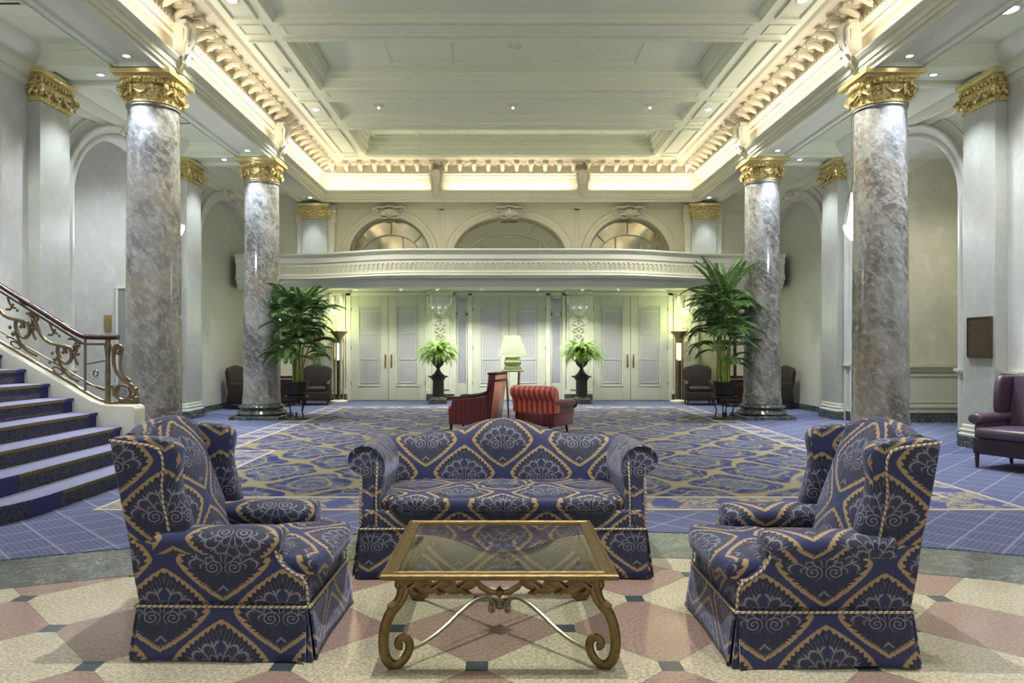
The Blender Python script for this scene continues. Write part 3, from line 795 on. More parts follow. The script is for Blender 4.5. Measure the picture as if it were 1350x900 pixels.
# coffered ceiling slab
g = G()
cofs = [(16.28, 18.5, 1), (14.43, 15.69, 0), (11.6, 13.86, 1), (9.75, 10.98, 0), (6.9, 9.18, 1), (5.1, 6.3, 0), (2.2, 4.5, 1), (0.4, 1.6, 0), (-2.6, -.2, 1)]
CX = 3.77
ys = [HY0-.2] + sorted([v for c in cofs for v in c[:2]]) + [HY1-.4]
for i in range(len(ys)-1):
    a, b = ys[i], ys[i+1]; hole = any(abs(c[0]-a) < 1e-6 and abs(c[1]-b) < 1e-6 for c in cofs)
    if hole:
        g.add([(-4.46, a, ZC), (-CX, a, ZC), (-CX, b, ZC), (-4.46, b, ZC)], [(0, 1, 2, 3)]); g.add([(CX, a, ZC), (4.46, a, ZC), (4.46, b, ZC), (CX, b, ZC)], [(0, 1, 2, 3)])
    else: g.add([(-4.46, a, ZC), (4.46, a, ZC), (4.46, b, ZC), (-4.46, b, ZC)], [(0, 1, 2, 3)])
deep = [(0, 0), (.0, -.04), (.05, -.045), (.07, -.01), (.09, .0), (.09, .10), (.14, .11), (.16, .15), (.16, .22), (.21, .24), (.22, .32), (.26, .33), (.29, .36)]
shal = [(0, 0), (.0, -.04), (.05, -.045), (.07, .0), (.09, .01), (.10, .06), (.16, .09)]
for a, b, dp in cofs:
    g.sweep_rect(-CX, CX, a, b, [(i, ZC+z) for i, z in (deep if dp else shal)], cap=True)
    if dp:
        zt = ZC+.36
        for k in range(1, 6):
            x = -CX+.29+(2*CX-.58)*k/6
            g.bb(x-.03, x+.03, a+.29, b-.29, zt-.02, zt)
        g.sweep_rect(-CX+.29, CX-.29, a+.29, b-.29, [(0, zt-.03), (.05, zt-.03), (.08, zt)])
    for sx in (-1, 1):   # panels in the border strip
        x0, x1 = sorted((sx*3.93, sx*4.34))
        g.sweep_rect(x0, x1, a+.08, b-.08, [(0, ZC), (.0, ZC-.035), (.035, ZC-.035), (.05, ZC-.01), (.06, ZC+.0)])
for i in range(1, len(ys)-2, 2):   # panels in cross beams
    pass
for i in range(len(ys)-1):
    a, b = ys[i], ys[i+1]
    if .3 < b-a < .8:
        g.sweep_rect(-CX+.1, CX-.1, a+.13, b-.13, [(0, ZC), (0, ZC-.018), (.03, ZC-.018), (.04, ZC)])
        for sx in (-1, 1):
            x0, x1 = sorted((sx*3.93, sx*4.34)); g.sweep_rect(x0, x1, a+.13, b-.13, [(0, ZC), (0, ZC-.018), (.03, ZC-.018), (.04, ZC)])
struct(g.build('ceiling', ceilm, ang=20), 'white coffered plaster ceiling')

# aisle ceilings
g = G()
ZA = 5.70
for sx in (-1, 1):
    x0, x1 = sorted((sx*5.70, sx*(XW+.1)))
    g.add([(x0, YN, ZA), (x1, YN, ZA), (x1, YU, ZA), (x0, YU, ZA)], [(0, 1, 2, 3)])
    # aisle face of main beam
    pr = [(5.70, 5.43), (5.72, 5.45), (5.72, 5.54), (5.76, 5.56), (5.80, 5.63), (5.86, 5.66), (5.88, 5.70)]
    n = len(pr); vs = [(sx*a, YN, z) for a, z in pr] + [(sx*a, YU, z) for a, z in pr]
    g.add(vs, [(k, k+1, n+k+1, n+k) for k in range(n-1)])
    for yc in (1.1, 5.8) + COLS:   # cross beams with recessed soffit panel
        xa, xb = sorted((sx*5.70, sx*(XW-.02)))
        for q in (-1, 1):
            pb = [(.40, 5.43), (.42, 5.455), (.42, 5.54), (.46, 5.56), (.50, 5.63), (.56, 5.66), (.58, 5.70)]
            for k in range(len(pb)-1):
                (a, z0), (b, z1) = pb[k], pb[k+1]
                g.add([(xa, yc+q*a, z0), (xb, yc+q*a, z0), (xb, yc+q*b, z1), (xa, yc+q*b, z1)], [(0, 1, 2, 3)])
        g.sweep_rect(xa, xb, yc-.40, yc+.40, [(0, 5.43), (.13, 5.43), (.15, 5.45), (.16, 5.49)], cap=True)
        # blocks closing the soffit panel at the column
        x2, x3 = sorted((sx*5.00, sx*5.70))
        g.bb(x2+.02, x3-.02, yc-.45, yc+.45, 5.436, 5.52)
struct(g.build('ceiling_aisles', ceilm, ang=25), 'lower plaster ceilings of the two side aisles')
g = G(); g.bb(-7.2, 7.2, YN, 21, 7.0, 7.1); g.bb(-10, -7.2, 3, 16, 6.2, 6.3); g.bb(7.2, 10, 3, 16, 6.2, 6.3); struct(g.build('ceiling_slab', cream))

# ================================================================ COLUMNS
def capital_parts(root, hx, hy, z0, z1, rnd=True):
    """gilded capital z0..z1; hx,hy half sizes of shaft top"""
    H = z1-z0; g = G()
    if rnd:
        r = hx
        g.lathe([(r, z0-.01), (r+.025, z0), (r+.03, z0+.02), (r+.01, z0+.035), (r+.005, z0+H*.30), (r+.03, z0+H*.40), (r+.05, z0+H*.52), (r+.01, z0+H*.60)], 48)
        for k in range(36):     # egg-and-dart
            a = 2*PI*k/36; g.lathe([(0, -.042), (.022, -.024), (.027, .005), (.018, .03), (0, .036)], 7, ((r+.062)*math.cos(a), (r+.062)*math.sin(a), z0+H*.665))
        for k in range(8):     # garlands and leaf knots
            a = 2*PI*k/8
            g.tube([((r+.045)*math.cos(a+q*.36), (r+.045)*math.sin(a+q*.36), z0+H*(.47-.20*math.cos(q*PI/2))) for q in (-1, -.7, -.35, 0, .35, .7, 1)], [.012, .018, .024, .028, .024, .018, .012], 7)
            b = a+PI/8
            g.lathe([(0, -.10), (.022, -.07), (.032, -.02), (.026, .03), (.036, .05), (0, .07)], 8, ((r+.055)*math.cos(b), (r+.055)*math.sin(b), z0+H*.40))
        R0 = r+.085
        g.lathe([(r+.02, z0+H*.55), (r+.06, z0+H*.60), (R0-.02, z0+H*.72), (R0-.01, z0+H*.76)], 48)
    else:
        for (ex, za, zb) in ((.02, 0, .10), (.0, .1, .5), (.04, .38, .50), (.025, .50, .76)):
            g.bb(-hx-ex, hx+ex, -hy-ex, hy+ex, z0+H*za, z0+H*zb)
        for sgn in (-1, 1):
            n = int(2*hy/.075)
            for k in range(n):
                y = -hy+(k+.5)*2*hy/n; g.lathe([(0, -.035), (.022, -.02), (.026, .005), (.014, .028), (0, .034)], 6, (sgn*(hx+.048), y, z0+H*.65))
            n = max(1, int(2*hx/.075))
            for k in range(n):
                x = -hx+(k+.5)*2*hx/n; g.lathe([(0, -.035), (.022, -.02), (.026, .005), (.014, .028), (0, .034)], 6, (x, sgn*(hy+.048), z0+H*.65))
            for k in range(3):
                y = -hy+(k+.5)*2*hy/3
                g.tube([(sgn*(hx+.035), y+q*hy/3.2, z0+H*(.42-.18*math.cos(q*PI/2))) for q in (-1, -.5, 0, .5, 1)], [.012, .024, .03, .024, .012], 7)
            for k in range(2):
                x = -hx+(k+.5)*hx
                g.tube([(x+q*hx/2.2, sgn*(hy+.035), z0+H*(.42-.18*math.cos(q*PI/2))) for q in (-1, -.5, 0, .5, 1)], [.012, .024, .03, .024, .012], 7)
    g.build('capital', gold, root)
    ex, ey = hx+.035, hy+.035
    if rnd: ex = ey = hx*.74+.045
    for sx in (-1, 1):
        for sy in (-1, 1):
            g = G(); d = Vector((sx, sy, 0)).normalized(); c0 = Vector((sx*ex, sy*ey, z0+H*.40))
            pts = [c0 + d*(p[0]) + Vector((0, 0, p[1])) for p in spiral((0.01, 0), .062, .012, PI*.6, PI*.6-3.6*PI, 26)]
            g.tube([c0 - d*.02 + Vector((0, 0, H*.34))] + pts, .017, 6, flat=1.7)
            g.lathe([(0, -.09), (.02, -.07), (.03, -.02), (.02, .02), (0, .03)], 8, tuple(c0 + d*.02 + Vector((0, 0, -.03))))
            g.build('volute', gold, root)
    g = G()
    ax, ay = hx+.075, hy+.075
    if rnd: ax = ay = .425
    za = z0+H*.76
    for e, a, b in ((-.05, .0, .18), (-.03, .18, .35), (0, .35, 1.0)):
        hh = H*.24; g.bb(-ax-e*1, ax+e*1, -ay-e*1, ay+e*1, za+hh*a, za+hh*b)
    g.build('abacus', goldsm, root, bevel=.008)
def column(loc, label):
    t = thing('marble_column', label, 'column', loc, 0, 'round marble columns of the hall')
    g = G(); g.bb(-.52, .52, -.52, .52, .0, .085); g.build('plinth', greenm, t, bevel=.01)
    g = G(); g.lathe([(.44, .085), (.49, .095), (.51, .13), (.49, .165), (.44, .175), (.43, .19), (.425, .215), (.44, .23), (.465, .245), (.47, .265), (.455, .29), (.41, .30), (.40, .315), (.385, .33)], 56)
    g.build('base', greenm, t)
    g = G(); pr = []
    for k in range(21):
        f = k/20; z = .33+f*(4.98-.33); r = .378-.034*f**1.6; pr.append((r, z))
    pr = [(.40, .325), (.40, .345)] + pr[1:-1] + [(.345, 4.93), (.362, 4.95), (.362, 4.985)]
    g.lathe(pr, 64); g.build('shaft', colm, t)
    capital_parts(t, .345, .345, 4.98, 5.43); return t
c0 = column((-5.32, 10.5, .0), 'grey veined marble column with gilded capital, directly behind the left wing chair')
for (x, y, lb) in ((5.32, 10.5, 'brownish grey marble column behind the right wing chair, gilded capital above'),
                   (-5.3, 15.2, 'marble column beside the left potted palm, farther back in the left row'),
                   (5.3, 15.2, 'marble column beside the right potted palm, farther back in the right row')):
    copy_tree(c0, None, (x, y, 0), None, lb)
def pilaster(loc, label, hx=.09, hy=.35, w=(.04)):
    t = thing('marble_pilaster', label, 'pilaster', loc, 0, 'flat marble pilasters on the side walls')
    g = G(); g.bb(-hx, hx, -hy, hy, .34, 4.98); g.build('shaft', pilm, t, bevel=.006)
    g = G(); g.bb(-hx-.06, hx+.06, -hy-.06, hy+.06, .0, .10); g.bb(-hx-.05, hx+.05, -hy-.05, hy+.05, .10, .17); g.build('plinth', greenm, t, bevel=.012)
    g = G()
    for e, a, b in ((.05, .17, .215), (.03, .215, .24), (.035, .24, .28), (.015, .28, .345)): g.bb(-hx-e, hx+e, -hy-e, hy+e, a, b)
    g.build('base', cream, t, bevel=.012, seg=3)
    capital_parts(t, hx, hy, 4.98, 5.43, False); return t
p0 = pilaster((-(XW-.09), 10.47, 0), 'pale marble pilaster on the left wall above the staircase')
for (x, y, lb) in (((XW-.09), 10.47, 'pale marble pilaster on the right wall bearing the bronze plaque'),
                   (-(XW-.09), 15.2, 'pale marble pilaster on the left wall between the two arches'),
                   ((XW-.09), 15.2, 'pale marble pilaster on the right wall between the two arches')):
    copy_tree(p0, None, (x, y, 0), None, lb)
def far_pil(x, lb):
    t = thing('marble_pilaster', lb, 'pilaster', (x, YU-.13, 3.2), 0, 'pilasters above the balcony')
    g = G(); g.bb(-.34, .34, -.11, .13, 0, 1.79); g.build('shaft', pilm, t, bevel=.006)
    g = G(); g.bb(-.50, .50, -.03, .13, 0, 1.70); g.build('side_strips', cream, t)
    g = G(); g.bb(-.54, .54, -.05, .13, 1.70, 2.2); g.bb(-.56, .56, -.07, .13, 1.95, 2.05); g.build('side_capitals', cream2, t, bevel=.015)
    capital_parts(t, .34, .12, 1.79, 2.21, False)
far_pil(-5.27, 'spot-lit pilaster with gilded capital above the left end of the balcony')
far_pil(5.27, 'spot-lit pilaster with gilded capital above the right end of the balcony')

# corbel pilasters on the door wall
def corbel_pil(x, lb):
    t = thing('corbel_pilaster', lb, 'pilaster', (x, YF, 0), 0, 'carved corbel pilasters between the doors')
    g = G(); g.bb(-.345, .345, -.14, 0, .2, 3.09); g.bb(-.26, .26, -.17, -.14, .32, 3.08); g.bb(-.38, .38, -.15, 0, .2, .32); g.build('shaft', cream, t, bevel=.008)
    g = G(); g.bb(-.40, .40, -.18, 0, .0, .2); g.build('plinth', greenm, t, bevel=.008)
    g = G()
    g.bb(-.36, .36, -.60, -.10, 3.02, 3.09); g.bb(-.33, .33, -.57, -.10, 2.97, 3.02)
    rings = []
    for z, w, y in ((2.97, .29, -.50), (2.90, .29, -.52), (2.80, .27, -.47), (2.70, .25, -.40), (2.60, .21, -.35), (2.50, .17, -.30), (2.42, .10, -.24)):
        rings.append([(-w, -.10, z), (-w, y+.05, z), (-w*.6, y, z), (w*.6, y, z), (w, y+.05, z), (w, -.10, z)])
    g.loft(rings)
    for s_ in (-.19, 0, .19):      # leaves hugging the bell
        for z0, y0_, ln, w_ in ((2.96, -.515, .20, .085), (2.78, -.475, .19, .08), (2.62, -.375, .15, .06)):
            if w_ < .07 and s_: continue
            g.loft([[(s_+a*w_*f, y0_-o+b*.02, z0-ln*h) for a, b in ((-1, 1), (-.6, 0), (0, -1.2), (.6, 0), (1, 1), (0, 1.5))] for h, f, o in ((0, .75, .0), (.3, 1.0, .02), (.6, .95, .035), (.85, .7, .07), (1.0, .25, .10))])
    for q in (-1, 1):
        g.tube([(q*.30, -.50, 2.95), (q*.33, -.47, 2.84), (q*.30, -.40, 2.74), (q*.25, -.36, 2.68)], [.035, .05, .045, .02], 8)
    g.build('corbel', plain('white_plaster', (.80, .80, .74), .6), t)
    g = G()
    for i in range(7):
        z = 2.42-i*.20; w = .14-.012*i
        for q in (-1, 1):
            g.tube([(0, -.18, z+.08), (q*w, -.19, z+.04), (q*w*1.2, -.19, z-.04), (q*w*.4, -.185, z-.09)], [.02, .032, .028, .012], 6)
        g.lathe([(0, -.05), (.04, -.01), (.03, .04), (0, .06)], 6, (0, -.19, z))
    g.build('carved_drop', cream2, t)
    return t
for x, lb in ((-1.94, 'white carved corbel pilaster behind the left fern'), (1.96, 'white carved corbel pilaster behind the right fern'),
              (-4.98, 'white carved corbel pilaster left of the leftmost doors, half hidden by the palm'), (5.0, 'white carved corbel pilaster right of the rightmost doors, half hidden by the palm')):
    corbel_pil(x, lb)

# ================================================================ BALCONY
def byf(x, base=18.0, amp=.95):      # serpentine front
    a = abs(x)
    f = 1.0 if a < 2.2 else (0.0 if a > 5.6 else .5+.5*math.cos(PI*(a-2.2)/3.4))
    return base-amp*f
bal = thing('balcony', 'cream plaster balcony with a serpentine front above the doors', 'balcony', (0, 0, 0))
def bal_sweep(prof, name, mat, amp=.95, base=18.0, x0=-6.9, x1=6.9, n=72):
    g = G(); k = len(prof); vs = []
    for i in range(n+1):
        x = x0+(x1-x0)*i/n; y = byf(x, base, amp)
        for o, z in prof: vs.append((x, y+o, z))
    g.add(vs, [(i*k+a, i*k+a+1, (i+1)*k+a+1, (i+1)*k+a) for i in range(n) for a in range(k-1)])
    return g.build(name, mat, bal, ang=25)
bal_sweep([(1.0, 3.86), (.0, 3.86), (-.06, 3.855), (-.07, 3.82), (-.05, 3.79), (-.02, 3.76), (0, 3.75), (0, 3.62), (.02, 3.60), (.03, 3.60), (.03, 3.34), (.0, 3.33), (-.01, 3.29), (.01, 3.27), (-.02, 3.26), (-.04, 3.23), (.02, 3.20), (.25, 3.18)], 'balcony_front', cream)
bal_sweep([(.0, 3.21), (.02, 3.12), (.10, 3.04), (.12, 3.0), (.25, 3.0)], 'lower_moulding', cream, .55, 18.05)
g = G(); 
for i in range(112):   # arcaded relief frieze
    x = -6.7+13.4*(i+.5)/112; y = byf(x)
    g.tube([(x+.045*math.cos(a), y+.022, 3.48+.055*math.sin(a)) for a in [PI*q/6 for q in range(7)]] , .015, 5)
    g.tube([(x-.045, y+.022, 3.37), (x-.045, y+.022, 3.48)], .015, 5); g.tube([(x+.045, y+.022, 3.37), (x+.045, y+.022, 3.48)], .015, 5)
    g.lathe([(0, -.03), (.014, -.01), (.012, .03), (0, .04)], 5, (x, y+.025, 3.42))
g.build('carved_frieze', cream2, bal)
g = G(); n = 60   # soffit
for i in range(n):
    xa, xb = -6.9+13.8*i/n, -6.9+13.8*(i+1)/n
    g.add([(xa, byf(xa, 18.05, .55)+.2, 3.0), (xb, byf(xb, 18.05, .55)+.2, 3.0), (xb, YF-.7, 3.10), (xa, YF-.7, 3.10)], [(0, 1, 2, 3)])
    g.add([(xa, byf(xa)+.9, 3.83), (xb, byf(xb)+.9, 3.83), (xb, YU, 3.83), (xa, YU, 3.83)], [(0, 1, 2, 3)])
g.bb(-6.9, 6.9, YF-.7, YF, 3.10, 3.14)
g.build('balcony_soffit', cream, bal)

# ================================================================ DOORS on the far wall
def leaf(parent, x0, x1, hs, glassx=.25):
    """one glazed leaf x0..x1; hs = handle side"""
    L = G(); y = -.05; w = x1-x0; m = w*glassx*.8
    gx0, gx1, gz0, gz1 = x0+m, x1-m, .42, 2.68
    L.bb(x0, gx0, y-.025, y+.025, .02, 2.98); L.bb(gx1, x1, y-.025, y+.025, .02, 2.98)
    L.bb(gx0, gx1, y-.025, y+.025, .02, gz0); L.bb(gx0, gx1, y-.025, y+.025, gz1, 2.98)
    lf = L.build('door_leaf', door_m, parent, bevel=.006)
    P = G(); P.bb(gx0, gx1, y-.006, y+.006, gz0, gz1); P.build('glass', cglass, lf)
    M = G()
    for fx in (.12, .88): xx = gx0+(gx1-gx0)*fx; M.bb(xx-.012, xx+.012, y-.018, y+.018, gz0, gz1)
    for z in (gz0+.10, 1.18, 1.92, gz1-.14): M.bb(gx0, gx1, y-.018, y+.018, z-.012, z+.012)
    M.build('glazing_bars', door_m, lf)
    F = G(); F.sweep_rect(gx0-.02, gx1+.02, 0, 1, [(0, 0)], sides='')
    F.sweep([(gx0, gz0), (gx1, gz0), (gx1, gz1), (gx0, gz1)], [(0, -.025), (0, -.04), (.03, -.03), (.03, 0)], lambda a, b, h: (a, y+h, b), 0, True); F.build('glass_beading', door_m, lf)
    if hs:
        H = G(); hx = x1-.08 if hs > 0 else x0+.08
        H.bb(hx-.022, hx+.022, y-.035, y-.02, .95, 1.32); H.tube([(hx, y-.03, 1.00), (hx, y-.09, 1.02), (hx, y-.09, 1.25), (hx, y-.03, 1.27)], .012, 8)
        H.build('door_handle', handle_m, lf)
    for z in (.5, 1.5, 2.6):
        hh = G(); hx = x0+.005 if hs > 0 else x1-.005; hh.lathe([(.012, -.05), (.012, .05)], 8, (hx, y-.03, z)); hh.build('hinge', bronze, lf)
    return lf
def door_unit(k, cx, lb):
    t = struct(bpy.data.objects.new('door_%d' % k, None), lb); col.objects.link(t); t.location = (cx, YF-.02, 0)
    if cx:
        leaf(t, -1.06, -.005, 1); leaf(t, .005, 1.06, -1)
        g = G(); g.bb(-1.2, -1.06, -.10, 0, .01, 3.06); g.bb(1.06, 1.2, -.10, 0, .01, 3.06); g.bb(-1.2, 1.2, -.10, 0, 2.98, 3.09); g.build('door_frame', cream, t, bevel=.01)
    else:
        leaf(t, -1.04, -.005, 1); leaf(t, .005, 1.04, -1)
        for s_ in (-1, 1):
            g = G(); a, b = sorted((s_*1.17, s_*1.50))
            g.bb(a, b, -.07, -.02, .02, .50); g.bb(a, b, -.07, -.02, 2.42, 2.50); g.bb(a, b, -.07, -.02, 2.90, 2.98)
            g.bb(a, a+.06, -.07, -.02, .5, 2.9); g.bb(b-.06, b, -.07, -.02, .5, 2.9)
            sl = g.build('side_light', door_m, t, bevel=.006)
            g = G(); g.bb(a+.06, b-.06, -.05, -.04, .5, 2.42); g.bb(a+.06, b-.06, -.05, -.04, 2.5, 2.9); g.build('glass', darkglass, sl)
        g = G()
        for a, b in ((-1.60, -1.50), (-1.17, -1.04), (1.04, 1.17), (1.50, 1.60)): g.bb(a, b, -.12, 0, .01, 3.06)
        g.bb(-1.6, 1.6, -.12, 0, 2.98, 3.09); g.build('door_frame', cream, t, bevel=.01)
door_unit(2, -3.42, 'glazed double doors with curtains left of the entrance'); door_unit(3, 0.0, 'central glazed entrance doors with narrow side lights'); door_unit(4, 3.44, 'glazed double doors with curtains right of the entrance')

# ================================================================ PLASTER ORNAMENTS
orn = plain('ornament_plaster', (.72, .69, .57), .6, 0, .06, 8)
def cartouche(loc, rz, lb, s=1.0, grp='plaster cartouches over the arches'):
    g = G()
    for k in range(7):
        a = PI*(k+.5)/7; ca, sa = math.cos(a), math.sin(a)
        g.tube([(0, -.03, -.10), (ca*.10, -.08, sa*.07-.06), (ca*.22, -.06, sa*.16-.08)], [.03, .045, .03], 8)
    for q in (-1, 1):
        P = [(p[0]*q, -.04, p[1]) for p in spiral((.31, .02), .085, .015, PI*1.1, PI*1.1+3.2*PI, 24)]
        g.tube([(q*.05, -.04, -.13), (q*.18, -.04, -.13)] + P, .022, 8)
        g.tube([(q*.12, -.05, .12), (q*.26, -.04, .15), (q*.38, -.03, .10), (q*.44, -.03, 0)], [.03, .03, .025, .01], 8)
    g.tube([(-.18, -.04, .13), (0, -.06, .17), (.18, -.04, .13)], .03, 8); g.lathe([(0, -.10), (.06, -.06), (.07, 0), (.05, .06), (0, .08)], 12, (0, -.07, .0))
    o = g.build('plaster_cartouche', orn); o.location = loc; o.rotation_euler = (0, 0, rz); o.scale = (s*1.15, s*2.0, s*1.1)
    return tag(o, lb, 'ornament', grp)
cartouche((-3.28, YU, 5.19), 0, 'plaster shell cartouche over the left fanlight'); cartouche((0, YU, 5.19), 0, 'plaster shell cartouche over the central fanlight'); cartouche((3.28, YU, 5.19), 0, 'plaster shell cartouche over the right fanlight')
for sx, nm in ((-1, 'left'), (1, 'right')):
    cartouche((sx*XW, 12.85, 5.28), -sx*PI/2*-1 if False else (PI/2 if sx < 0 else -PI/2), 'plaster cartouche over the nearer arch of the %s wall' % nm, .8)
    cartouche((sx*XW, 17.5, 5.2), (PI/2 if sx < 0 else -PI/2), 'plaster cartouche over the farther arch of the %s wall' % nm, .8)
def keystone(loc, rz, lb, lit=False):
    g = G(); g.bb(-.11, .11, -.15, .0, 0, .50); g.bb(-.14, .14, -.20, .0, .46, .52)
    P = [(0, -.15-.02, .48), (0, -.24, .40), (0, -.22, .26), (0, -.15, .14), (0, -.16, .03), (0, -.13, -.10), (0, -.06, -.16)]
    g.tube(P, [.07, .085, .075, .06, .055, .05, .02], 10)
    for q in (-1, 1):
        g.tube([(q*.10, -.14, .48), (q*.12, -.21, .38), (q*.10, -.19, .22), (q*.07, -.15, .05), (q*.05, -.12, -.08)], [.03, .04, .035, .03, .015], 8)
        for z in (.33, .18, .04): g.lathe([(0, -.03), (.03, 0), (0, .03)], 8, (q*.07, -.20, z))
    o = g.build('scroll_bracket', orn); o.scale = (1.35 if rz == 0 else 1, 1, 1); o.location = loc; o.rotation_euler = (0, 0, rz)
    return tag(o, lb, 'bracket', 'plaster scroll brackets on the lit cove')
keystone((-1.95, HY1-.02, 5.72), 0, 'plaster scroll bracket on the far cove, left of the two'); keystone((1.95, HY1-.02, 5.72), 0, 'plaster scroll bracket on the far cove, right of the two')
for sx, nm in ((-1, 'left'), (1, 'right')):
    for y, w_ in ((10.5, 'nearer'), (15.2, 'farther')):
        keystone((sx*(HX-.02), y, 5.72), (PI/2 if sx < 0 else -PI/2), 'plaster scroll bracket on the %s cove above the %s column' % (nm, w_))

# ================================================================ UPHOLSTERY HELPERS
def rrect(w, d, r, n=6):
    P = []
    for cx, cy, a in ((w/2-r, d/2-r, 0), (-w/2+r, d/2-r, PI/2), (-w/2+r, -d/2+r, PI), (w/2-r, -d/2+r, 3*PI/2)):
        P += [(cx+r*math.cos(a+PI/2*k/n), cy+r*math.sin(a+PI/2*k/n)) for k in range(n+1)]
    return P
def wob(x, y, s=1.0, seed=0.0):
    return s*(math.sin(x*11+seed)*math.cos(y*9+seed*2)+.5*math.sin(x*23+y*17+seed))
def cushion(g, outline_fn, z0, z1, crown=.03, n=22, rows=9, uvr=0.0, lump=.004, seed=0.0, m=0):
    """boxy cushion: outline_fn(s in 0..1)->(x,y) closed star-shaped around origin"""
    N = 64; rings = []; H = z1-z0
    O = [outline_fn(k/N) for k in range(N)]
    prof = [(0, 0), (.5, -.0), (.85, .0), (.955, .06), (.99, .2), (1.0, .45), (1.0, .6), (.985, .82), (.94, .96), (.82, 1.0), (.5, 1.0), (.25, 1.0), (0, 1.0)]
    vs = []; fs = []
    for f, h in prof:
        for x, y in O:
            z = z0+H*h
            if h >= .9: z += crown*(1-f*f) + wob(x, y, lump, seed)*(1-f**4)
            vs.append((x*f, y*f, z))
    uv = []
    k = len(prof)
    def uvp(i):
        r, c = divmod(i, N); x, y = O[c]; f, h = prof[r]
        if r <= 3: return (x*f, y*f)
        if r <= 7: return (x*.99, y*.99*1.0 + (1-h)*H*(1 if y > 0 else -1))
        return (x*f, y*f)
    for r in range(k-1):
        for c in range(N):
            q = (r*N+c, r*N+(c+1) % N, (r+1)*N+(c+1) % N, (r+1)*N+c)
            fs.append(q)
            uv.append(tuple(uvp(a) for a in q) if not 3 <= r <= 7 else None)
    g.add(vs, fs, uv, m)
def skirt(t, w, d, z1, mat, flare=.02, seed=1.0, off=(0, 0)):
    """four kick-pleated panels and four corner flaps"""
    def panel(cx, cy, rz, L, ph):
        g = G()
        def f(u, v):
            a = (u-.5)*L; e = abs(2*u-1); h = z1*(1-v)+.006*v
            out = .006+flare*v*(1+.9*e**7) + .004*v*math.sin(u*9+ph)*(1-e**4)
            h += (.008*v*math.sin(u*5+ph))
            h = max(.004, h)
            p = Vector((a*(1+.012*v), -out, 0)); R = Matrix.Rotation(rz, 3, 'Z'); p = R @ p
            return (cx+p.x, cy+p.y, h)
        off_u = ph*0
        g.grid(f, 28, 7, uvf=lambda u, v: ((u-.5)*L + off_u, z1*(1-v)))
        return g.build('skirt_panel', mat, t, solid=.010, fix=False)
    x0, y0 = off
    panel(x0, y0-d/2, 0, w-.012, seed); panel(x0, y0+d/2, PI, w-.012, seed+2); panel(x0-w/2, y0, -PI/2, d-.012, seed+1); panel(x0+w/2, y0, PI/2, d-.012, seed+3)
    for sx in (-1, 1):
        for sy in (-1, 1):
            g = G(); c = Vector((x0+sx*w/2, y0+sy*d/2, 0))
            def f(u, v):
                a = (u-.5)*2; A = math.atan2(sy, sx) + a*.75
                r = (.012+.050*v)*(1-.45*abs(a)) - .012
                return (c.x+math.cos(A)*r - sx*.01, c.y+math.sin(A)*r - sy*.01, z1*(1-v)*1.0 - .004*(1-v) + .006)
            g.grid(f, 10, 6, uvf=lambda u, v: (u*.15+.2, z1*(1-v)))
            g.build('corner_pleat', mat, t, solid=.010, fix=False)
def rope(t, pts, r=.0066, closed=False, name='cord_trim'):
    # resample
    P = [Vector(p) for p in pts]; Q = []
    for i in range(len(P)-1):
        n = max(1, int((P[i+1]-P[i]).length/.03))
        for k in range(n): Q.append(P[i].lerp(P[i+1], k/n))
    Q.append(P[-1])
    g = G(); g.tube(Q, r, 8, closed=False); return g.build(name, rope_m, t)

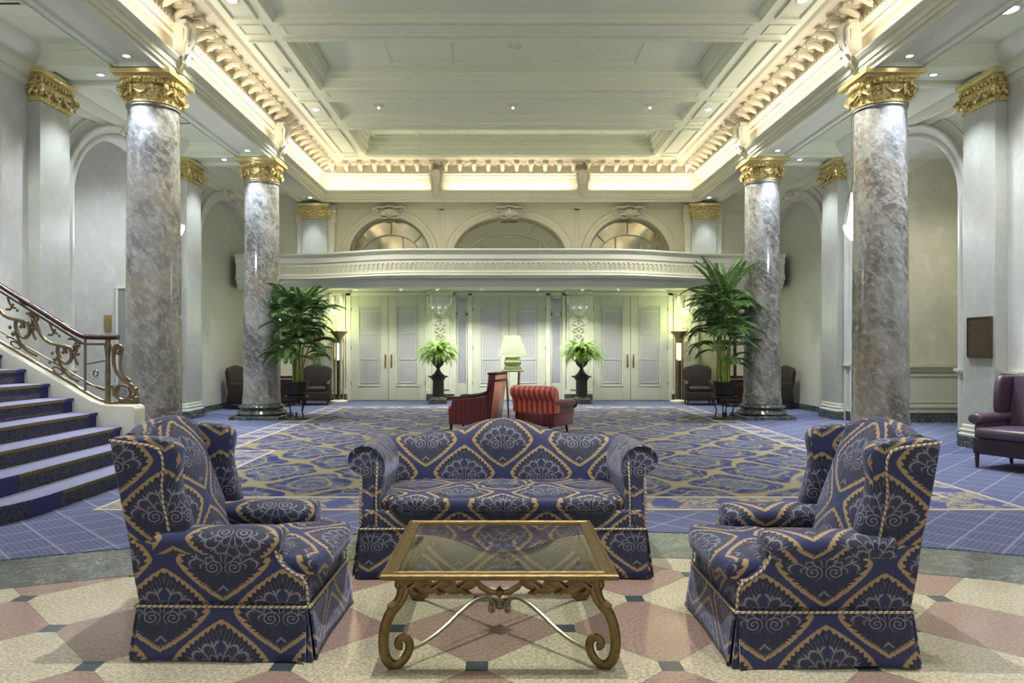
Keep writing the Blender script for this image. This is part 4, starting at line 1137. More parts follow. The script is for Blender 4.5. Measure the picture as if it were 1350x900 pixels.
# ================================================================ WING CHAIR (front = -Y)
def wing_chair(loc, rz, lb):
    t = thing('wing_armchair', lb, 'armchair', loc, rz, 'blue and gold damask wing chairs')
    W, D = .76, .81; zb = .255
    # lower body
    g = G(); g.bb(-W/2+.012, W/2-.012, -D/2+.012, D/2-.012, .05, .40); g.build('seat_base', dam, t, bevel=.02, seg=3)
    skirt(t, W, D, zb, dam)
    e = .012
    rope(t, [(-W/2-e, D/2+e, zb), (-W/2-e, -D/2-e, zb), (W/2+e, -D/2-e, zb), (W/2+e, D/2+e, zb), (-W/2-e, D/2+e, zb)])
    # seat cushion (T shaped)
    hw, fr = .262, .46
    def outl(s):
        k = s*4; i = int(k); f = k-i
        P = [(.262, .28), (-.262, .28), (-.262, -.20), (-.345, -.235), (-.36, -.44), (-.20, -.475), (.20, -.475), (.36, -.44), (.345, -.235), (.262, -.20)]
        L = [0]
        for a in range(len(P)): L.append(L[-1]+(Vector(P[(a+1) % len(P)])-Vector(P[a])).length)
        q = s*L[-1]
        for a in range(len(P)):
            if q <= L[a+1]+1e-9:
                h = (q-L[a])/(L[a+1]-L[a]); A, B = P[a], P[(a+1) % len(P)]
                return (A[0]+(B[0]-A[0])*h, A[1]+(B[1]-A[1])*h)
        return P[0]
    g = G(); cushion(g, outl, .375, .485, .035, lump=.005); g.build('seat_cushion', dam, t)
    # side panels under the arms
    for sx in (-1, 1):
        g = G(); P = [(-D/2+.005, zb), (-D/2+.01, .36), (-.375, .395), (-.32, .425), (-.275, .465), (-.25, .52), (-.245, .56), (.462, .56), (.44, .40), (D/2+.005, zb)]
        g.prism(P, (sx*(W/2-.004), sx*(W/2-.115)), lambda a, b, d: (d, a, b)); g.build('arm_panel', dam, t, bevel=.022, seg=3)
        # rope down the arm front
        xo = sx*(W/2+.002)
        rope(t, [(xo, -.247, .53), (xo, -.258, .49), (xo, -.285, .45), (xo, -.33, .415), (xo, -.375, .393), (xo, -.400, .355), (xo, -.408, zb+.01)])
        # rolled arm
        g = G(); rings = []; N = 24
        st = [(-.262, .05), (-.268, .55), (-.258, .86), (-.235, .98), (-.20, 1.0), (-.10, .99), (0.0, .965), (.10, .95), (.20, .94), (.33, .94)]
        for y, f in st:
            cz = .535 + .004*math.sin(y*9); cx = sx*(W/2-.075)
            rings.append([(cx+.098*f*math.cos(2*PI*k/N), y, cz+.082*f*math.sin(2*PI*k/N)+(.012*math.cos(2*PI*k/N)**2)) for k in range(N)])
        g.loft(rings); g.build('arm_roll', dam, t, ang=80)
    # back cushion / inner back
    g = G()
    def bk(u, v):   # front surface
        z = .42 + v*.69 ; hw_ = .27+.02*v
        x = (u-.5)*2*hw_
        top = 1.105 - .050*abs(2*u-1)**2.4
        z = .42+(top-.42)*v
        y = .185 + .255*((z-.42)/.68)**1.0 - .050*math.cos((u-.5)*PI)*math.sin(min(1, v*1.05)*PI)**.7 + wob(x, z, .003)
        return (x, y, z)
    rings = []
    nu, nv = 20, 20
    fr_ = [[bk(i/nu, j/nv) for i in range(nu+1)] for j in range(nv+1)]
    g.grid(bk, nu, nv, uvf=lambda u, v: ((u-.5)*.56, .42+v*.72))
    g.build('inner_back', dam, t, solid=.004, fix=False)
    # outer back shell with rounded top
    g = G(); N = 11; rings = []
    for i in range(25):
        u = i/24; x = (u-.5)*2*.30; top = 1.105 - .050*abs(2*u-1)**2.4
        yt = .135+.21+.005; pr = [(.408, .10), (.412, .26), (.44, .5), (.475, .75), (.515, .98), (.53, top-.055), (.525, top-.02), (.51, top+.000), (.48, top+.010), (.455, top+.008), (.435, top-.008), (.425, top-.05), (.39, .95), (.22, .42), (.22, .10)]
        rings.append([(x, a, b) for a, b in pr])
    g.loft(rings); g.build('outer_back', dam, t, ang=60)
    # wings
    for sx in (-1, 1):
        g = G(); P = [(.455, .46), (.19, .50), (.175, .575), (.175, .63), (.195, .70), (.225, .80), (.232, .88), (.215, .95), (.22, 1.0), (.255, 1.035), (.31, 1.048), (.42, 1.052), (.51, 1.055), (.558, 1.048), (.545, .95), (.51, .75), (.475, .58)]
        # smooth the outline
        def chaikin(P):
            Q = []
            for i in range(len(P)):
                a, b = Vector(P[i]), Vector(P[(i+1) % len(P)]); Q += [tuple(a*.75+b*.25), tuple(a*.25+b*.75)]
            return Q
        P2 = chaikin(P)
        g.prism(P2, (sx*.272, sx*.362), lambda a, b, d: (d+sx*.02*max(0, (b-.6))*2*.45, a, b)); g.build('wing', dam, t, bevel=.034, seg=4)
        xo = lambda z: sx*(.362+.018*max(0, z-.6)+.003)
        pts = [(.548, 1.035), (.44, 1.022), (.36, 1.012), (.315, .995), (.295, .96), (.290, .90), (.298, .82), (.292, .74), (.275, .66), (.265, .60)]
        rope(t, [(xo(b), a, b) for a, b in pts])
    return t
def place(o, loc, rz, lb): return copy_tree(o, None, loc, rz, lb)
ch = wing_chair((-1.548, 3.775, 0), PI/2-.02, 'blue damask wing chair on the left, facing right toward the table')
place(ch, (1.26, 3.70, 0), -PI/2+.0, 'blue damask wing chair on the right, facing left toward the table')

# ================================================================ SOFA
sf = thing('camelback_sofa', 'blue and gold damask camelback sofa with rolled arms behind the glass table', 'sofa', (-.225, 4.60+.44, 0))
W, D = 1.84, .86; zb = .316; F = -D/2
g = G(); g.bb(-W/2+.015, W/2-.015, F+.012, D/2, .06, .43); g.build('seat_base', dam, sf, bevel=.02, seg=3)
skirt(sf, W, D, zb, dam, .022, 2.0)
rope(sf, [(-W/2-.008, F-.012, zb), (W/2+.008, F-.012, zb)]); 
for q in (-1, 1): rope(sf, [(q*(W/2+.010), F-.012, zb), (q*(W/2+.010), D/2, zb)])
def so(s):
    a = 2*PI*s; x, y = math.cos(a), math.sin(a); q = (abs(x)**7+abs(y)**7)**(-1/7); x *= q; y *= q
    return (x*.822, y*.345 - (.02*(1-x*x) if y < 0 else 0))
g = G(); cushion(g, so, .422, .515, .028, lump=.006, seed=2.0)
g.v = [(x, y+F+.335, z) for x, y, z in g.v]; g.build('seat_cushion', dam, sf)
# back
g = G(); N = 48; rings = []
def topz(x):
    a = abs(x)
    return .815 + (.125*(.5+.5*math.cos(PI*min(1, a/.62)))**1.15 if a < .62 else 0)
for i in range(N+1):
    x = -.84+1.68*i/N; tz = topz(x); puff = .018*math.cos((x/.84)*PI/2)
    rings.append([(x, a, b) for a, b in [(.43, .10), (.445, .5), (.46, tz-.07), (.455, tz-.025), (.43, tz+.002), (.385, tz+.010), (.33, tz-.004), (.30, tz-.03), (.285-puff*.5, tz-.09), (.262-puff, (tz+.5)/2+.03), (.235-puff, .56), (.21, .44), (.21, .10)]])
o = g
vs = [p for r in rings for p in r]; k = 13; fs = []; uv = []
Lr = [0]
for a in range(1, k): Lr.append(Lr[-1] + (Vector(rings[N//2][a])-Vector(rings[N//2][a-1])).length)
L8 = Lr[8]
for i in range(N):
    for a in range(k-1):
        q = (i*k+a, i*k+a+1, (i+1)*k+a+1, (i+1)*k+a); fs.append(q)
        def U(ii, aa):
            x = -.84+1.68*ii/N; p = rings[ii][aa]
            return (x, (p[2]-.80) if aa >= 6 else (rings[ii][6][2]-.80 + (Lr[6]-Lr[aa])))
        uv.append((U(i, a), U(i, a+1), U(i+1, a+1), U(i+1, a)))
g.add(vs, fs, uv); g.add(rings[0], [tuple(range(k))]); g.add(rings[-1], [tuple(range(k))])
g.build('camel_back', dam, sf, ang=60)
# arms: scroll section swept front to back
sec = [(.795, .36), (.790, .50), (.772, .60), (.768, .68), (.782, .755), (.815, .805), (.865, .835), (.925, .842), (.975, .825), (1.008, .79), (1.018, .745), (1.005, .70), (.972, .672), (.938, .665), (.918, .640), (.912, .58), (.915, .50), (.918, .40), (.92, .33), (.86, .33)]
for sx in (-1, 1):
    g = G(); k = len(sec); cxm, czm = .88, .62; rings = []
    for y, s_, dz in ((F+.035, .90, 0), (F+.018, .965, 0), (F+.022, .99, 0), (F+.045, 1.0, 0), (F+.12, 1.0, 0), (-.1, 1.0, -.004), (.1, .99, -.008), (.25, .98, -.012), (.40, .97, -.016), (.44, .93, -.016)):
        rings.append([(sx*(cxm+(a-cxm)*s_ - .01*max(0, y)), y + .085*max(0, (b-.55)/.3)*(1 if y < 0 else 0)*(1-min(1, max(0, (y-F)/.5))), czm+(b-czm)*s_+dz) for a, b in sec])
    g.loft(rings); g.build('rolled_arm', dam, sf, ang=55)
    yy = lambda z: F+.014+.085*max(0, (z-.55)/.3)
    rope(sf, [(sx*(W/2+.0), yy(z)-.004, z) for z in (.33, .42, .52, .60, .645)])
    rope(sf, [(sx*.818, yy(z)-.004, z) for z in (.33, .42, .52, .60, .68, .735)])

# ================================================================ COFFEE TABLE
ct = thing('coffee_table', 'square gilt iron coffee table with inset glass top and scroll legs', 'table', (-.245, 3.752, 0))
TW, TD, TZ = 1.07, 1.035, .452
g = G()
pr = [(0, TZ-.026), (-.004, TZ-.018), (-.004, TZ-.006), (.004, TZ), (.012, TZ), (.020, TZ-.006), (.052, TZ-.006), (.060, TZ-.002), (.067, TZ-.004), (.067, TZ-.03), (.02, TZ-.032), (0, TZ-.026)]
g.sweep_rect(-TW/2, TW/2, -TD/2, TD/2, pr); g.build('frame_top', agedgold, ct, ang=25)
g = G(); g.bb(-TW/2+.065, TW/2-.065, -TD/2+.065, TD/2-.065, TZ-.016, TZ-.008); go = g.build('glass_top', table_glass, ct); go['label'] = 'clear inset glass'
g = G(); g.sweep_rect(-TW/2+.055, TW/2-.055, -TD/2+.055, TD/2-.055, [(0, TZ-.018), (.03, TZ-.018), (.03, TZ-.024), (0, TZ-.024)]); g.build('glass_ledge', agedgold, ct)
PX = [(0, .422), (.010, .395), (.016, .37), (.012, .33), (-.012, .292), (-.045, .26), (-.068, .20), (-.078, .13), (-.070, .06), (-.045, .020), (-.012, .014), (.022, .035), (.045, .075), (.047, .110), (.028, .138), (.002, .138), (-.012, .118), (-.004, .096), (.012, .094)]
def smooth(P, it=2):
    for _ in range(it):
        Q = [P[0]]
        for i in range(len(P)-1):
            a, b = Vector(P[i]), Vector(P[i+1]); Q += [tuple(a*.75+b*.25), tuple(a*.25+b*.75)]
        P = Q+[P[-1]]
    return P
PS = smooth(PX)
for sx in (-1, 1):
    for sy in (-1, 1):
        g = G(); c = (sx*(TW/2-.075), sy*(TD/2-.075)); d = Vector((sx, sy*.35)).normalized()
        # PX x: negative = outward
        path = [(c[0]-d.x*a, c[1]-d.y*a, b) for a, b in PS]
        n = len(path); rs = [.031-.015*(i/n) for i in range(n)]
        g.tube(path, rs, 8, flat=.75, up=(-d.y, d.x, 0))
        # acanthus on the knee
        for q in (-1, 1):
            kk = [(c[0]-d.x*a-d.y*q*w_, c[1]-d.y*a+d.x*q*w_, b) for a, b, w_ in ((.022, .41, .0), (.030, .36, .018), (.006, .31, .022), (-.032, .285, .008))]
            g.tube(kk, [.012, .016, .013, .004], 6)
        g.tube([(c[0]+d.x*.02, c[1]+d.y*.02, .30), (c[0]+d.x*.045, c[1]+d.y*.045, .285), (c[0]+d.x*.050, c[1]+d.y*.05, .262)], [.022, .02, .006], 8)
        g.build('leg', agedgold, ct)
        # stretcher arm
        s0 = Vector((c[0]-d.x*.040, c[1]-d.y*.040)); s1 = Vector((0, 0)) + Vector((sx, sy))*.022
        prof = [(0, .085), (.15, .10), (.35, .145), (.55, .215), (.72, .262), (.84, .275), (.93, .262), (.98, .235), (.985, .205), (.955, .19), (.925, .205), (.93, .225)]
        pr2 = smooth(prof); g = G()
        g.tube([(s0.x+(s1.x-s0.x)*f, s0.y+(s1.y-s0.y)*f, z-.075*f-.01) for f, z in pr2], .0105, 8); g.build('stretcher', silver, ct)
g = G(); g.lathe([(0, .105), (.02, .115), (.035, .135), (.025, .15), (.05, .165), (.06, .185), (.045, .205), (.0, .22)], 16); 
for k in range(4): g.tube([(0, 0, .20), (.05*math.cos(k*PI/2), .05*math.sin(k*PI/2), .217), (.08*math.cos(k*PI/2), .08*math.sin(k*PI/2), .207)], [.012, .012, .003], 6)
g.build('stretcher_boss', silver, ct)
# pierced apron of scrolling leaves
def apron(L, rz, yo):
    g = G()
    for q in (-1, 1):
        for k, (a0, a1) in enumerate(((.10, .26), (.22, .37), (.33, .46))):
            x0, x1 = a0*L/1.07*1.0, a1*L/1.07
            P = [(q*x0, 0, .405), (q*(x0+.02), 0, .385), (q*(x0+.065), 0, .362), (q*(x0+.11), 0, .352), (q*x1, 0, .365), (q*(x1+.015), 0, .388), (q*(x1-.01), 0, .405), (q*(x1-.04), 0, .40), (q*(x1-.05), 0, .385)]
            g.tube(smooth([(p[0], p[2]) for p in P], 1) and [(a, 0, b) for a, b in smooth([(p[0], p[2]) for p in P], 1)], [.011]*3+[.015]*10+[.008]*4 if False else .015, 6, flat=.7, up=(0, 1, 0))
            g.tube([(q*(x0+.05), -.006, .40), (q*(x0+.08), -.008, .375), (q*(x0+.06), -.006, .352), (q*(x0+.03), 0, .345)], [.008, .020, .018, .004], 6)
            g.tube([(q*(x0+.01), 0, .40), (q*(x0+.05), -.004, .388), (q*(x0+.10), 0, .366), (q*(x1-.01), 0, .362)], [.006, .024, .022, .006], 6, flat=.5, up=(0, 1, 0))
        g.tube([(q*.11, 0, .41), (q*.085, 0, .375), (q*.045, 0, .352), (0, 0, .345)], [.008, .016, .016, .012], 6, flat=.6, up=(0, 1, 0))
    g.tube([(-L/2+.09, 0, .418), (L/2-.09, 0, .418)], .008, 6)
    g.lathe([(0, -.03), (.018, -.01), (.02, .01), (0, .03)], 8, (0, -.006, .352))
    R = Matrix.Rotation(rz, 3, 'Z'); g.v = [tuple(R @ (Vector(p)+Vector((0, yo, 0)))) for p in g.v]
    g.build('scroll_apron', agedgold, ct)
apron(TW, 0, -TD/2+.07); apron(TW, PI, -TD/2+.07); apron(TD, PI/2, -TW/2+.07); apron(TD, -PI/2, -TW/2+.07)

# ================================================================ STAIRCASE
st = thing('staircase', 'carpeted staircase rising to the left with dark patterned risers', 'staircase', (0, 0, 0))
YS, RI, TR = 8.74, .176, .291
def sx_(n): return -4.30-TR*(n-1)
for n in range(1, 11):
    X = sx_(n); z0, z1 = RI*(n-1), RI*n; g = G()
    # outline (plan) from far end to near rounded end
    rr = 1.3 if n <= 2 else .9
    yn = 5.1
    pts = [(X, YS)] + [(X, YS-.18)] + [(X, 6.62 if n == 1 else 6.45)]
    pts += [(X, yn+rr)] + [(X-rr*(1-math.cos(a*PI/20)), yn+rr-rr*math.sin(a*PI/20)) for a in range(1, 11)]
    if n > 3: pts = [(X, YS), (X, YS-.18), (X, 6.45), (X, 5.0)]
    pts = [(x, y) for x, y in pts]
    back = -7.0 if n < 10 else -7.0
    for i in range(len(pts)-1):
        (xa, ya), (xb, yb) = pts[i], pts[i+1]
        m = 1 if i == 1 else (3 if (i == 0 or i <= 3) else 1)
        zt = z1-.045
        L0 = sum(math.hypot(pts[j+1][0]-pts[j][0], pts[j+1][1]-pts[j][1]) for j in range(i)); L1 = L0+math.hypot(xb-xa, yb-ya)
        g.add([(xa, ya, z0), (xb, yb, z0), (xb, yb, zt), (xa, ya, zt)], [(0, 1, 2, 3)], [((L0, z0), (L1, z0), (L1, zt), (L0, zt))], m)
        nm = 2 if i == 1 else m
        nx, ny = (yb-ya), -(xb-xa); q = math.hypot(nx, ny) or 1; nx, ny = -nx/q*.022, -ny/q*.022
        g.add([(xa, ya, zt), (xb, yb, zt), (xb+nx, yb+ny, zt+.004), (xa+nx, ya+ny, zt+.004)], [(0, 1, 2, 3)], None, nm)
        g.add([(xa+nx, ya+ny, zt+.004), (xb+nx, yb+ny, zt+.004), (xb+nx, yb+ny, z1-.008), (xa+nx, ya+ny, z1-.008)], [(0, 1, 2, 3)], None, nm)
        g.add([(xa+nx, ya+ny, z1-.008), (xb+nx, yb+ny, z1-.008), (xb, yb, z1), (xa, ya, z1)], [(0, 1, 2, 3)], None, 0)
    P = pts + [(back, pts[-1][1]), (back, YS)]
    g.add([(x, y, z1) for x, y in P], [tuple(range(len(P)))], None, 0)
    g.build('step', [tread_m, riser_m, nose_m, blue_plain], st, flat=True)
# far side curb (stringer)
g = G()
top = [(-4.70, .0), (-4.70, .74), (-4.73, .78), (-5.02, .785), (-5.12, .80), (-5.22, .835), (-5.34, .90), (-5.52, 1.01), (-7.0, 1.87), (-7.0, 0)]
g.prism(top, (YS, YS+.26), lambda a, b, d: (a, d, b)); g.build('curb', cream, st, bevel=.015, seg=3)
# balustrade
bl = thing('stair_balustrade', 'gilded scrollwork iron balustrade with mahogany handrail beside the stairs', 'balustrade', (0, YS+.13, 0))
g = G(); hp = smooth([(-4.97, 1.615), (-5.36, 1.615), (-5.46, 1.65), (-5.60, 1.735), (-7.0, 2.62)], 2)
sec = [(-.035, -.03), (.035, -.03), (.045, -.005), (.035, .02), (.012, .032), (-.012, .032), (-.035, .02), (-.045, -.005)]
rings = []
for i, (x, z) in enumerate(hp): rings.append([(x, a, z+b) for a, b in sec])
g.loft(rings); g.build('handrail', mahog, bl, ang=50)
BR = plain('gilded_ironwork', (.22, .17, .095), .42, .6, .3, 14)
def curb_z(x):
    for (a, b), (c, d) in zip(top[3:9], top[4:9]):
        if c <= x <= a: return b+(d-b)*(x-a)/(c-a)
    return .785
g = G(); xs = [-4.72-.06*k for k in range(38)]
g.tube([(x, 0, curb_z(x)+.02) for x in xs], .016, 6); g.build('bottom_rail', BR, bl)
g = G(); g.tube([(x, 0, (1.53 if x > -5.4 else 1.53+(-5.4-x)*.63)-(.0)) for x in [-5.14-.09*k for k in range(21)]], .013, 6)
g.tube([(x, 0, curb_z(x)+.15) for x in [-5.14-.09*k for k in range(21)]], .011, 6)
g.build('inner_rails', BR, bl)
g = G(); g.lathe([(.045, .785), (.05, .80), (.04, .83), (.03, .86), (.035, .9), (.028, 1.0), (.032, 1.15), (.026, 1.35), (.035, 1.45), (.045, 1.5), (.03, 1.55), (.035, 1.6)], 16, (-5.10, 0, 0)); g.build('baluster_post', BR, bl)
g = G(); g.tube([(-5.38, 0, .88), (-5.38, 0, 1.60)], .016, 8)
g.tube([(-5.38, 0, 1.28), (-5.12, 0, 1.33)], .010, 6); g.tube([(-5.38, 0, 1.04), (-5.12, 0, .98)], .010, 6)
g.tube([(-5.25+.028*math.cos(a*PI/8), 0, 1.17+.035*math.sin(a*PI/8)) for a in range(16)], .010, 6, closed=True); g.build('post', BR, bl)
def scroll_line(g, P, r=.014): g.tube([(a, 0, b) for a, b in smooth(P, 2)], r*1.35, 7)
# end scroll bracket
g = G()
scroll_line(g, [(-5.02, 1.50), (-4.99, 1.45)] + [(-4.97+a, 1.46+b) for a, b in spiral((.0, 0), .07, .02, PI, -2.2*PI, 16)])
scroll_line(g, [(-5.03, 1.48), (-5.03, 1.28), (-4.98, 1.15), (-4.88, 1.07), (-4.79, 1.02), (-4.74, .93), (-4.73, .82)], .016)
scroll_line(g, [(-4.93, 1.40), (-4.95, 1.26), (-4.90, 1.14), (-4.82, 1.08)], .012)
scroll_line(g, [(-4.91+a, .925+b) for a, b in spiral((0, 0), .115, .075, PI*1.1, -1.3*PI, 20)], .016)
scroll_line(g, [(-5.05, 1.02), (-5.02, .92), (-4.95, .83), (-4.82, .82), (-4.73, .83)], .014)
for a, b, c in ((-4.78, .90, .04), (-4.75, .98, .035), (-4.80, .84, .035), (-4.74, .87, .04), (-4.96, 1.42, .035), (-4.93, 1.03, .03)):
    g.lathe([(0, -c), (c*.7, -c*.4), (c*.8, .2*c), (0, c)], 7, (a, 0, b))
g.build('end_scroll', BR, bl)
# repeating S scroll panels down the slope
def spanel(x0, i):
    g = G()
    def T(a, b): return (x0-a, curb_z(-5.6)+(-5.6-x0)*.605 + (b*1.38+.02 if b > .12 else b) + a*.605)
    Lp = .56
    # broad double S band running from upper volute down to the lower one
    for o, r in ((0, .017), (.045, .011)):
        P = [T(.235+q[0]*(1-o*2), .235+q[1]*(1-o*2)) for q in spiral((0, 0), .030, .115, PI*1.0, -1.25*PI, 24)]
        scroll_line(g, P + [T(.40+o*.4, .235-o*.2), T(.50+o*.4, .26), T(.58+o*.3, .36-o*.3), T(.66, .40)] , r)
    scroll_line(g, [T(.04, .10), T(.13, .085), T(.22, .10), T(.31, .16)], .012)
    scroll_line(g, [T(.02, .40), T(.07, .33), T(.10, .25), T(.05, .20)], .012)
    scroll_line(g, [T(.02, .40), T(.10, .41), T(.17, .38)], .011)
    scroll_line(g, [T(.33, .40), T(.36, .33), T(.42, .31)], .011)
    scroll_line(g, [T(.40, .42), T(.36, .36), T(.30, .37)], .010)
    for (ca, cb) in ((.30, .075), (.20, .475)):
        p = T(ca, cb)
        g.tube([(p[0]+.062*math.cos(a*PI/8), 0, p[1]+.034*math.sin(a*PI/8)-.030*math.cos(a*PI/8)) for a in range(16)], .011, 6, closed=True)
    for a, b, c in ((.08, .36, .045), (.05, .30, .035), (.11, .31, .035), (.235, .235, .032), (.33, .13, .04), (.37, .17, .032), (.40, .12, .03), (.28, .36, .025)):
        p = T(a, b); g.lathe([(0, -c), (c*.6, -c*.4), (c*.7, .2*c), (0, c)], 7, (p[0], 0, p[1]))
    g.build('scroll_panel', BR, bl)
for i in range(3): spanel(-5.42-.52*i, i)

# ================================================================ PLANTS
def palm(loc, seed, lb, H, lean):
    rd = random.Random(seed)
    t = thing('potted_palm', lb, 'plant', (loc[0], loc[1], .51), 0, 'tall palms in black planters')
    g = G(); g.lathe([(.17, 0), (.20, .02), (.225, .12), (.235, .24), (.245, .26), (.245, .285), (.225, .285), (.21, .25)], 32); g.lathe([(0, .25), (.215, .25)], 24, cap=False); g.build('planter', iron, t)
    g = G(); F_ = G()
    tips = []
    for k in range(11):
        a = 2*PI*k/11+rd.uniform(-.2, .2); r0 = rd.uniform(.03, .13); h = rd.uniform(.45, 1.0)*H*.62; ln = rd.uniform(.02, .22)
        P = [(r0*math.cos(a), r0*math.sin(a), .25), (r0*math.cos(a)*1.2, r0*math.sin(a)*1.2, .25+h*.5), ((r0+ln)*math.cos(a)+lean*.3, (r0+ln)*math.sin(a), .25+h)]
        g.tube(P, [.020, .016, .012], 7); tips.append((P[-1], a))
        for j in range(4):
            zz = .3+h*(j+.5)/4; f = (zz-.25)/h; q = Vector(P[0]).lerp(Vector(P[2]), f) if f > .5 else Vector(P[0]).lerp(Vector(P[1]), f*2)
    # extra lower canes
    g.build('canes', palm_stem, t)
    def frond(base, az, L, el, droop, nl=26, lw=.0115, ll=.25):
        P = []; p = Vector(base); e = el; n = 12
        for i in range(n+1):
            P.append(p.copy()); d = Vector((math.cos(az)*math.cos(e), math.sin(az)*math.cos(e), math.sin(e))); p = p+d*(L/n); e -= droop/n
        F_.tube(P, [.007*(1-.7*i/n) for i in range(n+1)], 4, m=1, cap=False)
        for i in range(nl):
            f = .22+.78*i/(nl-1); q = f*n; j = min(n-1, int(q)); c = P[j].lerp(P[j+1], q-j); tg = (P[j+1]-P[j]).normalized()
            side = tg.cross(Vector((0, 0, 1))); side = side.normalized() if side.length > .01 else Vector((1, 0, 0)); up = side.cross(tg)
            l = ll*(.55+.6*math.sin(PI*(.15+.8*f)))*rd.uniform(.85, 1.1)
            for s_ in (-1, 1):
                d = (side*s_*.80 + tg*(.55+.3*f) + up*.12).normalized(); wv = up.cross(d).normalized()*lw + up*.004
                m_ = c+d*l*.45; e_ = c+d*l+Vector((0, 0, -l*.30))
                F_.add([c, m_+wv, e_, m_-wv], [(0, 1, 2), (0, 2, 3)])
    for (b, a) in tips:
        for j in range(6):
            frond(b, a+rd.uniform(-1.6, 1.6)+j*2.1, rd.uniform(.50, .80)*H/2.6, rd.uniform(.55, 1.35), rd.uniform(1.2, 2.0), 24, .0085, .19)
    for k in range(9): frond((lean*.4, 0, H*.60), k*2*PI/9+rd.uniform(-.2, .2), H*.36, rd.uniform(1.15, 1.5), rd.uniform(.5, 1.1), 28, .009, .21)
    for k in range(34):
        a = rd.uniform(0, 2*PI); r0 = rd.uniform(.02, .22); frond((r0*math.cos(a), r0*math.sin(a), rd.uniform(.60, H*.55)), a+rd.uniform(-.7, .7), rd.uniform(.42, .72), rd.uniform(.5, 1.2), rd.uniform(1.2, 2.0), 22, .0085, .175)
    o = F_.build('fronds', [palm_leaf, palm_stem], t, flat=True, fix=False)
    s = thing('plant_stand', ('black iron plant stand under the left palm' if loc[0] < 0 else 'black iron plant stand under the right palm'), 'stand', (loc[0], loc[1], .018), 0, 'black iron plant stands')
    g = G(); g.lathe([(0, 0), (.255, 0), (.265, .015), (.255, .03), (.22, .035), (0, .035)], 32); g.build('base', iron, s)
    for k in range(4):
        a = PI/4+k*PI/2+.3; g = G(); g.tube([(.20*math.cos(a), .20*math.sin(a), .035), (.16*math.cos(a), .16*math.sin(a), .16), (.21*math.cos(a), .21*math.sin(a), .34), (.23*math.cos(a), .23*math.sin(a), .47)], .014, 7); g.build('leg', iron, s)
    g = G(); g.tube([(.235*math.cos(a*PI/12), .235*math.sin(a*PI/12), .465) for a in range(24)], .014, 6, closed=True); g.lathe([(0, .475), (.2, .475), (.2, .49), (0, .49)], 24); g.lathe([(.0, .035), (.03, .04), (.018, .08), (.03, .12), (0, .15)], 10); g.build('ring', iron, s)
palm((-4.49, 14.92), 5, 'tall potted palm beside the left column, leaves spreading over the balcony front', 2.55, .10)
palm((4.42, 14.92), 12, 'tall potted palm beside the right column with a pointed upright crown', 3.1, -.05)

def fern(x, lb, plb, seed):
    rd = random.Random(seed)
    p = thing('fluted_pedestal', plb, 'pedestal', (x, 19.3, .009), 0, 'dark fluted pedestals')
    g = G(); g.bb(-.25, .25, -.25, .25, 0, .07); g.lathe([(.23, .07), (.24, .10), (.22, .13), (.18, .15), (.165, .18)], 32); g.build('base', greenm, p, bevel=.008)
    g = G(); n = 48; pr = [(.155, .18), (.15, .62)]
    vs = []
    for r, z in pr:
        for k in range(n): a = 2*PI*k/n; q = r-.010*(k % 3 == 0); vs.append((q*math.cos(a), q*math.sin(a), z))
    g.add(vs, [(k, (k+1) % n, n+(k+1) % n, n+k) for k in range(n)]); g.build('fluted_shaft', urnm, p, flat=True)
    g = G(); g.lathe([(.155, .62), (.18, .64), (.19, .68), (.24, .70), (.27, .715), (.27, .74), (0, .74)], 32)
    g.build('cap', urnm, p)
    t = thing('potted_fern', lb, 'plant', (x, 19.3, .75), 0, 'ferns in dark urns')
    g = G(); g.lathe([(0, 0), (.17, 0), (.175, .02), (.13, .05), (.08, .11), (.05, .17), (.045, .21), (.08, .24), (.15, .31), (.165, .40), (.14, .50), (.13, .55), (.17, .60), (.19, .62), (.17, .63), (.14, .60), (0, .58)], 32)
    for q in (-1, 1): g.tube([(q*.15, 0, .38), (q*.23, 0, .44), (q*.23, 0, .53), (q*.14, 0, .56)], .016, 7)
    g.build('urn', urnm, t)
    F_ = G()
    for k in range(210):
        az = rd.uniform(0, 2*PI); L = rd.uniform(.45, .85); e = rd.uniform(.15, 1.35); dr = rd.uniform(1.2, 2.5); P = []; q = Vector((.06*math.cos(az), .06*math.sin(az), .60)); n = 9
        for i in range(n+1):
            P.append(q.copy()); q = q+Vector((math.cos(az)*math.cos(e), math.sin(az)*math.cos(e), math.sin(e)))*(L/n); e -= dr/n
        for i in range(n):
            for h in (0, .5):
                c = P[i].lerp(P[i+1], h); tg = (P[i+1]-P[i]).normalized(); sd = tg.cross(Vector((0, 0, 1))).normalized(); f = (i+h)/n
                w_ = .085*math.sin(PI*(.12+.85*f))
                for s_ in (-1, 1): F_.add([c-tg*.012, c+sd*s_*w_+tg*.02, c+tg*.014], [(0, 1, 2)])
    F_.build('fronds', fern_leaf, t, flat=True, fix=False)
fern(-1.92, 'green fern spilling from a dark urn, left of the central doors', 'dark fluted pedestal under the left fern', 3)
fern(1.94, 'green fern spilling from a dark urn, right of the central doors', 'dark fluted pedestal under the right fern', 8)

